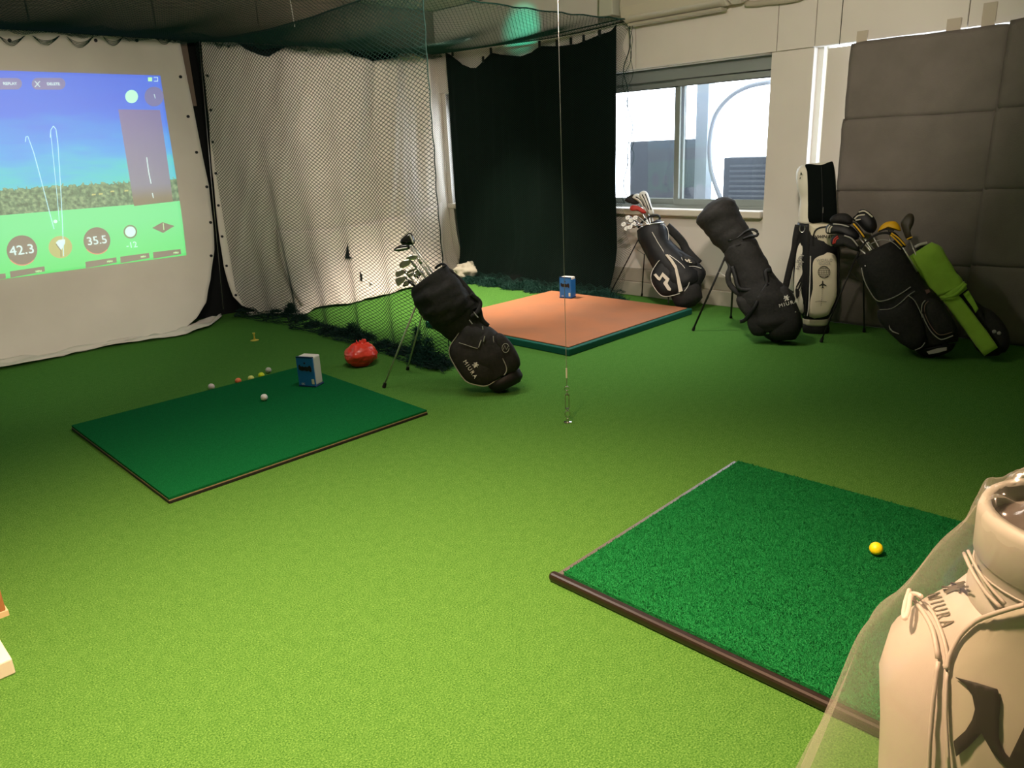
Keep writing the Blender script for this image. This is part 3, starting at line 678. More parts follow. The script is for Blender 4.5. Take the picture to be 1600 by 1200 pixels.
obj('foam_layer', slab(Q1, .014, .019, -.001), mat('tan_foam', (.22, .18, .10), .8), t)
def tfn(Q, z, a=.0):
    def f(u, v):
        p = Q[0].lerp(Q[3], u).lerp(Q[1].lerp(Q[2], u), v); return Vector((p.x, p.y, z+a*noise.noise(p*3)))
    return f
obj('turf_top', slab(Q1, .019, .030, .0), M_mat1, t)
# mat 3
Q3 = quad(1.715, .30, 2.945, 1.505)
t = thing('hitting_mat', 'bright green turf mat with dark brown edge rail in the right foreground', 'mat', (2.3, .9, 0))
obj('rubber_base', slab(quad(1.70, .27, 2.955, 1.52), .001, .016), M_rub, t, bevel=.003)
obj('turf_top', slab(Q3, .016, .034), M_mat3, t)
obj('edge_rail', MB().box((1.675, .15, .002), (1.708, 1.545, .034)), M_brownr, t, bevel=.010)
obj('side_strip', MB().box((1.70, 1.508, .004), (2.95, 1.530, .026)), mat('grey_strip', (.10, .10, .10), .3, spec=.7), t, bevel=.004)
rd = random.Random(3); mb = MB()
def blade(x, y, z, h, w_=.0016):
    a = rd.uniform(0, 6.28); l = rd.uniform(0, .006); b = rd.uniform(0, 6.28)
    mb.add([(x+w_*math.cos(a), y+w_*math.sin(a), z), (x-w_*math.cos(a), y-w_*math.sin(a), z), (x+l*math.cos(b), y+l*math.sin(b), z+h)], [(0, 1, 2)])
for k in range(70000): blade(rd.uniform(1.712, 2.945), rd.uniform(.35, 1.507), .033, rd.uniform(.004, .010))
obj('turf_fibre', mb, M_mat3, t, weld=False, kind='stuff')
# brown mat
QB = [gz(890, 548, .045), gz(1079, 487, .045), gz(862, 459, .045), gz(696, 512, .045)]
QB = [Vector((3.95, 3.36, 0)), Vector((5.60, 3.36, 0)), Vector((5.60, 4.98, 0)), Vector((3.95, 4.98, 0))]
t = thing('hitting_mat', 'square orange-brown mat with green edging in the far bay', 'mat', (4.8, 4.2, 0))
obj('edging', slab(QB, .001, .052), mat('green_edging', (.006, .10, .075), .7), t, bevel=.006)
obj('brown_top', slab(QB, .052, .060, .045), mat('brown_surface', (.40, .15, .065), .8, col2=(.34, .14, .068), scale=3.5, bump=.25, bscale=220), t, bevel=.003)

# ------------------------------------------------------------------ balls
M_dim = {}
def golf_ball(px, py, z, label, col, r=.0213, world=None):
    p = gz(px, py, z+.0) if world is None else Vector(world); c = Vector((p.x, p.y, z+r))
    nm = 'ball_%d' % int(sum(col)*1000)
    if nm not in MATS:
        M = mat(nm, col, .35, spec=.5); nt = M.node_tree; b = nt.nodes['Principled BSDF']
        tc = nt.nodes.new('ShaderNodeTexCoord'); v = nt.nodes.new('ShaderNodeTexVoronoi'); v.inputs['Scale'].default_value = 300; nt.links.new(tc.outputs['Object'], v.inputs['Vector'])
        bu = nt.nodes.new('ShaderNodeBump'); bu.inputs['Strength'].default_value = .5; bu.inputs['Distance'].default_value = .001; nt.links.new(v.outputs['Distance'], bu.inputs['Height']); nt.links.new(bu.outputs['Normal'], b.inputs['Normal'])
    o = obj('golf_ball', MB().ball((0, 0, 0), r, 28, 16), MATS[nm], smooth=True); o.location = c; ORG[o.name] = c
    return tag(o, label, 'ball')
golf_ball(331, 609, 0, 'white golf ball with pink marking, first at the left behind the dark green mat', (.72, .60, .58))
golf_ball(373, 600, 0, 'orange golf ball behind the far edge of the dark green mat', (.90, .20, .07))
golf_ball(393, 596, 0, 'pale yellow golf ball half hidden behind the dark green mat edge', (.72, .74, .18))
golf_ball(409, 591, 0, 'bright yellow golf ball between a pale yellow and a white one', (.72, .80, .01))
golf_ball(420, 583, 0, 'greyish white golf ball, last at the right of the row behind the mat', (.50, .48, .42))
golf_ball(413.5, 626, .030, 'white golf ball lying on the dark green mat', (.72, .74, .72))
golf_ball(1368, 866, .038, 'yellow golf ball lying on the bright green mat', (.90, .78, .01), r=.0225)
golf_ball(733, 437, 0, 'cream golf ball on the floor near the far corner cloth bundle', (.66, .62, .45))

# ------------------------------------------------------------------ launch monitors
M_blue = mat('blue_plastic', (.012, .14, .42), .35, spec=.5); M_bluep = mat('dark_blue_trim', (.008, .03, .10), .4)
def monitor(c, ang, s, label, M_side=None):
    t = thing('launch_monitor', label, 'sensor', (c.x, c.y, c.z), 'blue and white launch monitors')
    R = Matrix.Rotation(ang, 4, 'Z'); W, D, Hh = .122*s, .092*s, .20*s
    def T(x, y, z): return c+(R @ Vector((x, y, z)))
    def bx(x0, x1, y0, y1, z0, z1): 
        mb = MB().box((x0, y0, z0), (x1, y1, z1)); mb.v = [tuple(T(*v)) for v in mb.v]; return mb
    obj('body', bx(-W/2, W/2, -D/2+.012, D/2, .008, Hh), M_white, t, bevel=.010)
    if M_side: obj('side_shell', bx(-W/2-.001, W/2+.001, -D/2+.011, D/2+.001, .008, Hh-.02), M_side, t, bevel=.004)
    obj('front_face', bx(-W/2-.001, W/2+.001, -D/2, -D/2+.012, .004, Hh-.004), M_blue, t, bevel=.003)
    obj('top_lip', bx(-W/2, W/2, -D/2-.001, -D/2+.013, Hh-.006, Hh+.001), M_bluep, t)
    obj('base_plate', bx(-W/2-.004, W/2+.004, -D/2-.002, D/2+.004, 0, .010), M_bluep, t, bevel=.003)
    # black camera windows: a wide strip with three lobes
    pts = [(-.34, .30), (-.28, .36), (-.22, .26), (-.12, .28), (-.05, .24), (.05, .28), (.12, .24), (.20, .30), (.27, .34), (.33, .22), (.33, .02), (.26, -.02), (.20, .06), (.08, .02), (-.04, .06), (-.16, .03), (-.28, .06), (-.34, .12)]
    n_ = len(pts); vs = [T(x*W*1.15, y_, Hh*(.52+z*.62)) for y_ in (-D/2-.002, -D/2+.002) for x, z in pts]
    obj('camera_window', MB().add(vs, [tuple(range(n_)), tuple(range(2*n_-1, n_-1, -1))]+[(i, (i+1) % n_, n_+(i+1) % n_, n_+i) for i in range(n_)]), M_rub, t)
    obj('indicator_dot', MB().lathe([(.006, -.002), (.006, .002)], T(0, -D/2, Hh*.80), 10, R @ Vector((0, 1, 0))), M_rub, t)
    obj('status_light', bx(W/2-.025, W/2-.004, -D/2-.002, -D/2+.01, .02, .055), mat('pale_lens', (.62, .64, .50), .3), t, bevel=.004)
    obj('lettering', text_mb('GC', T(-W*.22, -D/2-.0015, Hh*.10), (R @ Vector((1, 0, 0))), Vector((0, 0, 1)), .018*s, .0005), M_thread, t)
    return t
gm = gz(489, 601, .03)
dv = gz(490, 603, .03)-gz(490, 592, .03)
monitor(Vector((2.46+dv.x, 4.37+dv.y, .030)), math.radians(-64), 1.0, 'blue and white launch monitor standing on the dark green mat corner')
monitor(Vector((5.38, 4.58, .060)), math.radians(-80), 1.0, 'blue and white launch monitor standing on the brown mat', M_blue)

# ------------------------------------------------------------------ red bag and tee
g = gz(573, 572)
t = thing('plastic_bag', 'crumpled knotted red plastic bag on the turf by the net', 'bag', (g.x, g.y, 0))
def rb(d):
    a = math.atan2(d.y, d.x); up = max(0, d.z)
    return 1+.12*noise.noise(d*1.6+Vector((4, 0, 1)))+.05*noise.noise(d*6)-.07*up*abs(math.sin(a*5+d.z))+.06*(1-abs(d.z))*noise.noise(Vector((d.z*9, a*1.2, 1)))-.12*up*up*(1-up)+.10*up**4
M_red = mat('red_film', (.85, .055, .03), .3, bump=.5, bscale=30, spec=.5)
obj('sack', MB().ball((g.x, g.y+.06, .078), .112, 64, 40, (1.08, 1.0, .76), rb), M_red, t, smooth=True)
mb = MB()
for k, (dx, dz) in enumerate(((-.03, .035), (.03, .03), (0, .02), (.05, .01))):
    mb.tube(smoothp([(g.x+dx*.3, g.y+.06, .15), (g.x+dx*.8, g.y+.055, .17), (g.x+dx, g.y+.05, .172+dz*.5)], 3), [(.022, .008), (.018, .006), (.016, .005), (.015, .004), (.012, .003), (.012, .003), (.006, .002)], 8)
obj('knot', mb, M_red, t, smooth=True)
g = gz(398, 532)
t = thing('rubber_tee', 'small yellow rubber tee standing on the turf before the screen', 'tee', (g.x, g.y, 0)); M_tee = mat('yellow_rubber', (.65, .50, .08), .5)
obj('base', MB().lathe([(.034, 0), (.034, .004), (.014, .010)], (g.x, g.y, 0), 16), M_tee, t, smooth=True)
obj('stem', MB().lathe([(.009, .009), (.006, .03), (.006, .05), (.012, .062), (.011, .066)], (g.x, g.y, 0), 12), M_tee, t, smooth=True)

# ------------------------------------------------------------------ golf bags
class Fr:
    """frame of a bag: z along its axis, y towards the viewer's side, x to the right"""
    def __init__(s, B, T):
        s.o = Vector(B); s.z = (Vector(T)-s.o).normalized(); mid = (Vector(B)+Vector(T))/2
        y = (CC-mid); y = y-s.z*y.dot(s.z); s.y = y.normalized(); s.x = s.z.cross(s.y)*-1
        if s.x.dot(CR) < 0: s.x = -s.x
    def P(s, px, py, y=0.0):
        d = ray(px, py); k = (s.o+s.y*y-CC).dot(s.y)/d.dot(s.y); return CC+d*k
class Z:
    """zoom crop coordinates -> photograph pixels"""
    def __init__(s, ox, oy, k): s.a = (ox, oy, k)
    def __call__(s, p): return (s.a[0]+p[0]/s.a[2], s.a[1]+p[1]/s.a[2])
def body_mb(fr, zz, pairs, ry=.85, n=28, wr=.006, seed=0, ex=2.3, sub=3, taper=None):
    R_ = []
    for i, pr_ in enumerate(pairs):
        l = fr.P(*zz(pr_[0])); r = fr.P(*zz(pr_[1])); R_.append(((l+r)/2, (r-l)/2, (r-l).length/2*(pr_[2] if len(pr_) > 2 else ry)))
    # smooth interpolation of rings
    cs = smoothp([a for a, b, c in R_], sub); hs = smoothp([b for a, b, c in R_], sub); ws = smoothp([Vector((c, 0, 0)) for a, b, c in R_], sub)
    rings = []
    for i, (c, h, w_) in enumerate(zip(cs, hs, ws)):
        ring = []
        for j in range(n):
            q = 2*math.pi*j/n; ca, sa = math.cos(q), math.sin(q)
            e = 2/ex; ca = math.copysign(abs(ca)**e, ca); sa = math.copysign(abs(sa)**e, sa)
            p = c+h*ca+fr.y*w_.x*sa
            nn = (h.normalized()*ca+fr.y*sa)
            f = wr*(noise.noise(p*16+Vector((seed, 0, 0)))+.5*noise.noise(p*38)+.7*noise.noise(Vector((p.dot(fr.z)*30, p.dot(fr.x)*9, seed))))
            ring.append(p+nn*f)
        rings.append(ring)
    return MB().loft(rings)
def pillow_mb(fr, zz, pts, y0, h, back=.05, close_n=3, wr=.003, seed=0, k=6, flat=.0):
    P = smoothp([fr.P(*zz(p), y0) for p in pts], close_n, True); n_ = len(P); c = sum(P, Vector())/n_
    rings = [[p-fr.y*back for p in P], [p for p in P]]
    for i in range(1, k+1):
        s = 1-i/k*.96; hh = h*(1-s**3)**.6 if not flat else h*min(1, (1-s)/flat)**.5
        rings.append([c+(p-c)*s+fr.y*(hh+wr*noise.noise((c+(p-c)*s)*22+Vector((seed, 0, 0)))) for p in P])
    return MB().loft(rings)
def pipe_mb(fr, zz, pts, y, r=.0035, close=False, n=3):
    P = smoothp([fr.P(*zz(p), y) for p in pts], n, close); return MB().tube(P, r, 6, close)
def plate_mb(fr, zz, pts, y, th=.004):
    P = [fr.P(*zz(p), y) for p in pts]; n_ = len(P)
    return MB().add(P+[p-fr.y*th for p in P], [tuple(range(n_)), tuple(range(2*n_-1, n_-1, -1))]+[(i, (i+1) % n_, n_+(i+1) % n_, n_+i) for i in range(n_)])
def strap_mb(fr, zz, pts, ys, w_=.022, th=.006, n=4):
    P = smoothp([fr.P(*zz(p), y) for p, y in zip(pts, ys)], n); return MB().tube(P, [(th, w_)]*len(P), 8, flat=fr.y)
def legs(t, fr, zz, tops, feet, m, y=-.02, r=.0055):
    for (a, f) in zip(tops, feet):
        A = fr.P(*zz(a), y); G = gz(*f); G.z = .012
        lg = obj('leg', MB().tube([A, G], r, 8), m, t, smooth=True)
        d = (G-A).normalized(); obj('foot', MB().tube([G-d*.025, G-Vector((0, 0, .008))], [.010, .013], 8), M_rub, lg)
def btext(s, fr, zz, a, b, y, size, m, t, name='lettering', up=1, **k):
    A = fr.P(*zz(a), y); B = fr.P(*zz(b), y); ex = (B-A).normalized(); ey = fr.y.cross(ex)*1; 
    return obj(name, text_mb(s, (A+B)/2, ex, ey.normalized(), size, .0012, **k), m, t, weld=False)
def logo_mb(fr, c, ex, size, w_=.16):
    """two crossing slanted strokes with flared legs"""
    ey = fr.y.cross(ex).normalized(); mb = MB()
    for st in ([(-.95, -.15), (-.6, .25), (-.5, .9)], [(-.5, .9), (-.15, .2), (-.35, -.5), (-.75, -.95)], [(.55, .95), (.2, .3), (-.1, .05)], [(.0, .75), (.15, .1), (.1, -.95)], [(.95, .1), (.55, .2), (.35, -.3), (.5, -.9)]):
        mb.tube([c+ex*x*size+ey*yy*size for x, yy in st], [(size*w_, .0015)]*len(st), 6, flat=ex)
    return mb
# clubs --------------------------------------------------------------
def club(label, fr, zz, shaft, head, y, kind, mh, group=None, m_shaft=None, extra=None, th=.02):
    a, b = fr.P(*zz(shaft[0]), y), fr.P(*zz(shaft[1]), y)
    t = thing('golf_club', label, 'golf club', tuple(b), group)
    inner = b+(b-a).normalized()*.12
    obj('shaft', MB().tube([a, inner], [.0045, .0065], 8), m_shaft or M_shaft, t, smooth=True)
    if kind == 'iron':
        obj('hosel', MB().tube([a, a+(b-a).normalized()*.05], .0075, 8), mh, t, smooth=True)
        hd = obj('head', plate_mb(fr, zz, head, y+th/2, th), mh, t, bevel=.003)
        c = (sum(p[0] for p in head)/len(head), sum(p[1] for p in head)/len(head))
        hp_ = [((p[0]-c[0])*.62+c[0], (p[1]-c[1])*.62+c[1]) for p in head]
        obj('cavity', plate_mb(fr, zz, hp_, y+th/2+.0012, .002), M_steel if mh is M_chrome else M_chrome, hd)
    else:
        nm = {'wood': 'head', 'cover': 'head_cover'}[kind]
        hd = obj(nm, pillow_both(fr, zz, head, y, th), mh, t, smooth=True)
        if extra:
            for nm2, pts, m2 in extra: obj(nm2, ridge_mb(fr, zz, pts, y+th*.93), m2, hd, smooth=True)
    return t
def pillow_both(fr, zz, pts, y, h, n=3, k=6):
    P = smoothp([fr.P(*zz(p), y) for p in pts], n, True); n_ = len(P); c = sum(P, Vector())/n_; rings = []
    for i in range(-k, k+1):
        a = i/k*math.pi/2*.985; s = math.cos(a)**.6; rings.append([c+(p-c)*s+fr.y*h*math.sin(a) for p in P])
    return MB().loft(rings)
def ridge_mb(fr, zz, pts, y, r=.005):
    return MB().tube(smoothp([fr.P(*zz(p), y) for p in pts], 3), [(.003, r)]*((len(pts)-1)*3+1), 8, flat=fr.y)

# ---- bag A: black stand bag with silver legs in mid floor
zA = Z(560, 340, 4); A = Fr((3.121, 3.162, .086), (2.896, 3.586, .708))
t = thing('golf_bag', 'black MIURA stand bag with silver legs standing alone in the middle of the room', 'golf bag', (3.12, 3.16, 0), 'stand bags')
obj('body', body_mb(A, zA, [((335, 455), (548, 300), .7), ((350, 520), (600, 362), .75), ((385, 595), (660, 430), .75), ((440, 650), (715, 495), .75), ((500, 710), (745, 545), .75), ((560, 765), (768, 605), .7), ((600, 800), (800, 665), .7), ((640, 850), (850, 700)), ((680, 905), (905, 745)), ((720, 955), (950, 800)), ((770, 1005), (985, 860)), ((805, 1040), (1000, 920))], wr=.007, seed=1), M_black, t, smooth=True)
obj('base', body_mb(A, zA, [((806, 1045), (1003, 935), .8), ((815, 1062), (1020, 968), .85), ((835, 1080), (1027, 990), .85), ((868, 1094), (1012, 1024), .8)], wr=.002, ex=2.6), M_black2, t, smooth=True)
obj('opening', body_mb(A, zA, [((345, 447), (540, 305), .6), ((352, 458), (546, 315), .6)], wr=0), M_rub, t)
obj('draped_cover', body_mb(A, zA, [((328, 458), (550, 298), .78), ((342, 520), (604, 362), .83), ((376, 592), (666, 428), .85), ((425, 645), (712, 492), .86), ((470, 690), (740, 535), .84), ((500, 712), (752, 560), .74)], wr=.013, seed=8, sub=5), M_black, t, smooth=True)
pk = obj('side_pocket', pillow_mb(A, zA, [(655, 660), (620, 730), (578, 795), (568, 850), (600, 920), (668, 1015), (740, 1042), (800, 1048), (860, 1015), (915, 975), (922, 930), (895, 870), (860, 810), (835, 740), (780, 700), (710, 668)], .075, .035, seed=2), M_black, t, smooth=True)
obj('piping', pipe_mb(A, zA, [(657, 658), (622, 730), (577, 795), (567, 850), (600, 922), (668, 1020), (740, 1047), (800, 1052), (860, 1018), (890, 1000)], .078, .0032), M_pip, pk, smooth=True)
pk2 = obj('ball_pocket', pillow_mb(A, zA, [(845, 745), (870, 722), (905, 730), (950, 775), (988, 835), (1010, 890), (1006, 935), (965, 970), (925, 978), (925, 930), (890, 860), (852, 790)], .08, .03, seed=5), M_black, t, smooth=True)
obj('piping', pipe_mb(A, zA, [(843, 740), (846, 780), (860, 820), (895, 870), (922, 925), (925, 960), (910, 985)], .105, .003), M_pip, pk2, smooth=True)
obj('emblem', MB().tube([A.P(*zA((920+22*math.cos(a), 815+28*math.sin(a))), .116) for a in np.linspace(0, 6.0, 20)], .002, 6).tube([A.P(*zA(p), .117) for p in ((905, 825), (915, 800), (925, 825), (935, 805))], .002, 6), M_pip, pk2)
obj('zip', pipe_mb(A, zA, [(628, 782), (670, 795), (720, 812), (745, 818)], .112, .002), M_pip, pk)
for a_, b_ in (((768, 765), (752, 812)), ((790, 740), (782, 775)), ((775, 678), (778, 700)), ((720, 590), (748, 625)), ((692, 640), (712, 665))):
    obj('zip_pull', MB().tube([A.P(*zA(a_), .118 if a_[1] > 730 else .10), A.P(*zA(b_), .118 if a_[1] > 730 else .10)], .0035, 6), M_pip, t)
btext('MIURA', A, zA, (668, 903), (728, 992), .1145, .034, M_thread, pk, space=1.35)
ca = A.P(*zA((733, 922)), .112); exA = (A.P(*zA((728, 992)), .1)-A.P(*zA((668, 903)), .1)).normalized()
obj('emblem', logo_mb(A, ca, exA, .017), M_thread, pk)
obj('strap', strap_mb(A, zA, [(560, 330), (640, 400), (700, 470), (735, 520), (752, 570), (770, 640), (810, 680)], [.03, .02, .03, .04, .05, .05, .04], .018), M_black, t, smooth=True)
obj('strap', strap_mb(A, zA, [(700, 480), (755, 520), (758, 560), (735, 600), (700, 620)], [.06, .05, .06, .08, .085], .014), M_black, t, smooth=True)
obj('handle', pipe_mb(A, zA, [(480, 320), (500, 298), (530, 290), (548, 305), (545, 325)], .03, .008), M_black2, t, smooth=True)
obj('collar_rim', pipe_mb(A, zA, [(338, 452), (400, 402), (470, 350), (545, 300)], .065, .007), M_black, t, smooth=True)
legs(t, A, zA, ((358, 555), (402, 600)), ((600, 606), (637, 578)), mat('silver_leg', (.62, .58, .50), .35, metal=.7))
zc = Z(600, 350, 10); G_ = 'clubs in the silver-legged bag'
M_blk_head = mat('gloss_black_head', (.012, .011, .012), .18, spec=.7)
club('black driver with a white crown edge, highest club in the silver-legged bag', A, zc, ((440, 320), (745, 745)), [(255, 255), (300, 205), (400, 135), (455, 180), (482, 290), (440, 325), (330, 325), (265, 310)], -.02, 'wood', M_blk_head, G_, extra=[('crown_edge', [(398, 165), (425, 215), (458, 300)], M_white)], th=.035)
club('flat black fairway wood just below the driver in the silver-legged bag', A, zc, ((415, 365), (705, 770)), [(150, 412), (180, 372), (270, 325), (385, 325), (412, 352), (390, 392), (240, 428)], .03, 'wood', M_blk_head, G_, extra=[('sole_edge', [(175, 405), (280, 385), (370, 372)], M_steel)], th=.03)
IR = [([(335, 545), (380, 500), (440, 480), (505, 482), (530, 512), (480, 555), (400, 560)], ((520, 515), (650, 720)), 'highest iron, small and dim, below the fairway wood'),
      ([(235, 650), (250, 600), (310, 565), (395, 550), (432, 585), (395, 640), (300, 690), (245, 680)], ((428, 585), (590, 780)), 'broad steel iron at the upper left of the iron cluster'),
      ([(170, 800), (185, 735), (290, 708), (330, 735), (300, 790), (200, 832)], ((325, 735), (460, 900)), 'steel iron at the far left of the iron cluster'),
      ([(170, 890), (190, 840), (300, 810), (345, 835), (320, 890), (225, 975), (205, 960)], ((340, 840), (455, 930)), 'lowest left steel iron of the cluster'),
      ([(345, 755), (420, 710), (520, 680), (515, 705), (440, 745), (365, 780)], ((518, 690), (620, 800)), 'thin dark-soled iron in the middle of the cluster'),
      ([(455, 815), (480, 750), (535, 700), (605, 740), (600, 790), (500, 835)], ((540, 705), (650, 830)), 'dark-faced iron at the right of the cluster'),
      ([(285, 965), (320, 900), (375, 885), (410, 915), (370, 965), (310, 980)], ((400, 900), (470, 960)), 'black-backed iron at the bottom of the cluster'),
      ([(370, 790), (440, 750), (470, 740), (460, 790), (420, 830)], ((455, 750), (560, 870)), 'short steel wedge between the darker irons')]
for i, (hd, sh, lb) in enumerate(IR):
    club(lb+' in the silver-legged bag', A, zc, sh, hd, (.055, .03, .02, .045, .0, -.02, .06, .035)[i], 'iron', M_blk_head if i in (5, 6) else M_chrome, G_, th=.010)

# ---- bag B: black bag with white bridge mark by the curtain
zB = Z(940, 280, 5.455); B = Fr((5.709, 3.491, .092), (5.70, 3.87, .731))
t = thing('golf_bag', 'black and white stand bag with angular white mark under the window by the curtain', 'golf bag', (5.71, 3.49, 0), 'stand bags')
obj('body', body_mb(B, zB, [((300, 445), (500, 345), .7), ((312, 520), (552, 400), .75), ((350, 600), (582, 500), .75), ((400, 690), (630, 560), .75), ((440, 765), (700, 620), .75), ((470, 830), (770, 680), .7), ((500, 890), (820, 740), .7), ((540, 950), (865, 800), .7), ((590, 990), (860, 860), .7)], wr=.005, seed=11), M_black2, t, smooth=True)
obj('rain_cover', body_mb(B, zB, [((585, 975), (850, 880), .75), ((600, 1030), (855, 950), .8), ((640, 1090), (858, 1010), .8), ((690, 1112), (800, 1075), .7)], wr=.008, seed=13), M_black, t, smooth=True)
pk = obj('side_pocket', pillow_mb(B, zB, [(535, 640), (480, 705), (428, 790), (422, 860), (450, 925), (500, 985), (548, 997), (620, 985), (690, 965), (738, 905), (745, 840), (720, 760), (675, 700), (600, 650)], .085, .03), M_black2, t, smooth=True)
obj('piping', pipe_mb(B, zB, [(430, 450), (480, 540), (535, 640), (480, 705), (428, 790), (422, 860), (450, 925), (500, 985), (548, 1000), (620, 988), (690, 965)], .10, .003), M_thread, pk, smooth=True)
M_cr = mat('cream_trim', (.66, .58, .48), .5)
obj('white_band', plate_mb(B, zB, [(540, 642), (565, 640), (605, 685), (640, 740), (665, 840), (692, 952), (658, 965), (640, 850), (622, 760), (585, 700)], .140, .030), M_cr, pk, bevel=.002)
obj('emblem', plate_mb(B, zB, [(443, 815), (462, 803), (492, 838), (520, 793), (580, 850), (562, 888), (592, 935), (586, 952), (562, 944), (524, 886), (545, 858), (518, 828), (497, 865), (480, 858)], .128, .016), M_cr, pk)
obj('piping', pipe_mb(B, zB, [(575, 645), (640, 690), (700, 745), (745, 830), (742, 900), (705, 955)], .112, .003), M_thread, pk, smooth=True)
pk2 = obj('front_pocket', pillow_mb(B, zB, [(600, 600), (680, 610), (760, 660), (830, 715), (888, 785), (872, 850), (820, 930), (760, 935), (762, 850), (735, 765), (680, 690)], .06, .03), M_black2, t, smooth=True)
obj('valuables_flap', pillow_mb(B, zB, [(680, 665), (720, 650), (775, 665), (815, 715), (790, 740), (715, 735)], .088, .012, .02), M_black2, pk2, smooth=True)
obj('emblem', plate_mb(B, zB, [(708, 684), (716, 680), (730, 692), (740, 678), (757, 690), (752, 703), (772, 708), (768, 714), (744, 712), (742, 692), (733, 706), (720, 700)], .120, .010), M_cr, pk2)
obj('piping', pipe_mb(B, zB, [(680, 665), (690, 690), (730, 740), (790, 742), (850, 760)], .10, .0025), M_thread, pk2, smooth=True)
obj('strap', strap_mb(B, zB, [(555, 400), (630, 470), (690, 540), (720, 600), (770, 660), (830, 720)], [.02, .0, -.02, -.02, 0, .02], .036, .010), M_black, t, smooth=True)
obj('strap_trim', pipe_mb(B, zB, [(520, 385), (555, 410), (570, 460), (572, 520)], .07, .003), M_thread, t, smooth=True)
obj('handle', pipe_mb(B, zB, [(310, 415), (350, 360), (410, 320), (470, 308), (495, 325), (490, 352)], .03, .010), M_black, t, smooth=True)
legs(t, B, zB, ((310, 520), (365, 640)), ((950, 467), (1003, 463)), M_rub)
obj('kick_bar', pipe_mb(B, zB, [(568, 1000), (570, 1060)], 0.02, .005), M_rub, t)
obj('brace', pipe_mb(B, zB, [(300, 600), (360, 640)], -.02, .002), M_rub, t)
G_ = 'clubs in the bag by the curtain'
M_knit = mat('white_knit', (.66, .64, .60), .8, bump=.2, bscale=60); M_knitr = mat('red_cover', (.40, .03, .02), .6)
club('club in a tall white and black striped head cover, rightmost by the curtain', B, zB, ((425, 300), (440, 390)), [(318, 130), (350, 100), (385, 108), (405, 150), (425, 220), (447, 290), (410, 303), (380, 250), (350, 190)], .03, 'cover', M_knit, G_, extra=[('stripe', [(345, 130), (375, 190), (400, 260)], M_black), ('stripe', [(372, 125), (398, 190), (422, 260)], M_blk_head)], th=.035)
club('club in a white and black arched head cover, middle one by the curtain', B, zB, ((400, 290), (415, 390)), [(262, 155), (290, 125), (330, 130), (360, 175), (395, 240), (405, 290), (375, 280), (335, 215), (290, 175)], -.02, 'cover', M_knit, G_, extra=[('stripe', [(290, 150), (330, 175), (365, 235)], M_black)], th=.035)
club('golf club in a red head cover in the bag by the curtain', B, zB, ((365, 285), (400, 380)), [(240, 245), (262, 222), (310, 228), (360, 258), (382, 285), (350, 295), (310, 270), (252, 268)], .055, 'cover', M_knitr, G_, th=.028)
club('golf club in a black blade cover, leftmost in the bag by the curtain', B, zB, ((310, 215), (390, 375)), [(196, 178), (225, 148), (275, 125), (310, 165), (320, 205), (280, 214), (240, 205), (205, 188)], -.05, 'cover', M_black, G_, th=.025)
rd = random.Random(5)
for i, (x, y) in enumerate(((225, 330), (190, 385), (255, 350), (215, 420), (275, 385), (290, 330), (245, 410))):
    hd = [(x-28, y+10), (x-22, y-14), (x+5, y-24), (x+24, y-12), (x+14, y+10), (x-8, y+22)]
    club('%s steel iron in the bag by the curtain' % ['upper left', 'far left', 'middle', 'lowest', 'lower right', 'upper right', 'lower middle'][i], B, zB, ((x+20, y-10), (330+i*14, 430-i*8)), hd, -.04+.02*i, 'iron', M_steel, G_, th=.010)

# ---- bag C: black bag with soft hood
zC = Z(1070, 290, 4.445); C_ = Fr((5.139, 2.337, .096), (5.16, 2.69, .722))
t = thing('golf_bag', 'all-black MIURA stand bag with a bulging fabric rain hood before the pillar', 'golf bag', (5.14, 2.34, 0), 'stand bags')
obj('rain_hood', body_mb(C_, zC, [((208, 100), (248, 82), .8), ((160, 132), (296, 80), .85), ((118, 182), (328, 92), .9), ((88, 228), (352, 115), .9), ((88, 268), (374, 158), .88), ((128, 312), (395, 210), .8), ((165, 362), (428, 268), .75), ((200, 405), (458, 312), .7), ((250, 440), (478, 352), .75), ((268, 468), (496, 385), .75)], wr=.009, seed=21, ex=2.1), M_black, t, smooth=True)
obj('body', body_mb(C_, zC, [((265, 450), (490, 370), .75), ((285, 510), (520, 420), .75), ((322, 585), (560, 500), .75), ((348, 655), (600, 570), .75), ((368, 725), (645, 640), .75), ((365, 795), (705, 705), .7), ((390, 860), (755, 760), .7), ((432, 930), (790, 860), .7), ((450, 985), (815, 930), .7), ((500, 1030), (815, 985), .7)], wr=.008, seed=22), M_black, t, smooth=True)
obj('base', body_mb(C_, zC, [((540, 1040), (812, 985), .8), ((575, 1065), (800, 1025), .8), ((620, 1085), (770, 1068), .7)], wr=.003), M_black2, t, smooth=True)
pk = obj('ball_pocket', pillow_mb(C_, zC, [(600, 760), (640, 715), (705, 700), (748, 760), (795, 865), (808, 950), (790, 1020), (720, 1068), (640, 1072), (590, 1040), (575, 950), (580, 850)], .085, .035, seed=3), M_black, t, smooth=True)
obj('side_pocket', pillow_mb(C_, zC, [(358, 780), (420, 770), (500, 780), (560, 840), (565, 950), (560, 1035), (480, 1040), (440, 985), (425, 915), (375, 850)], .085, .025, seed=4), M_black, t, smooth=True)
btext('MIURA', C_, zC, (672, 832), (765, 806), .1260, .036, M_thread, pk, space=1.3)
obj('emblem', logo_mb(C_, C_.P(*zC((707, 780)), .122), (C_.P(*zC((750, 812)), .1)-C_.P(*zC((675, 832)), .1)).normalized(), .020), M_thread, pk)
obj('badge', MB().lathe([(.006, 0), (.004, .004)], C_.P(*zC((768, 878)), .118), 8, C_.y), M_chrome, pk)
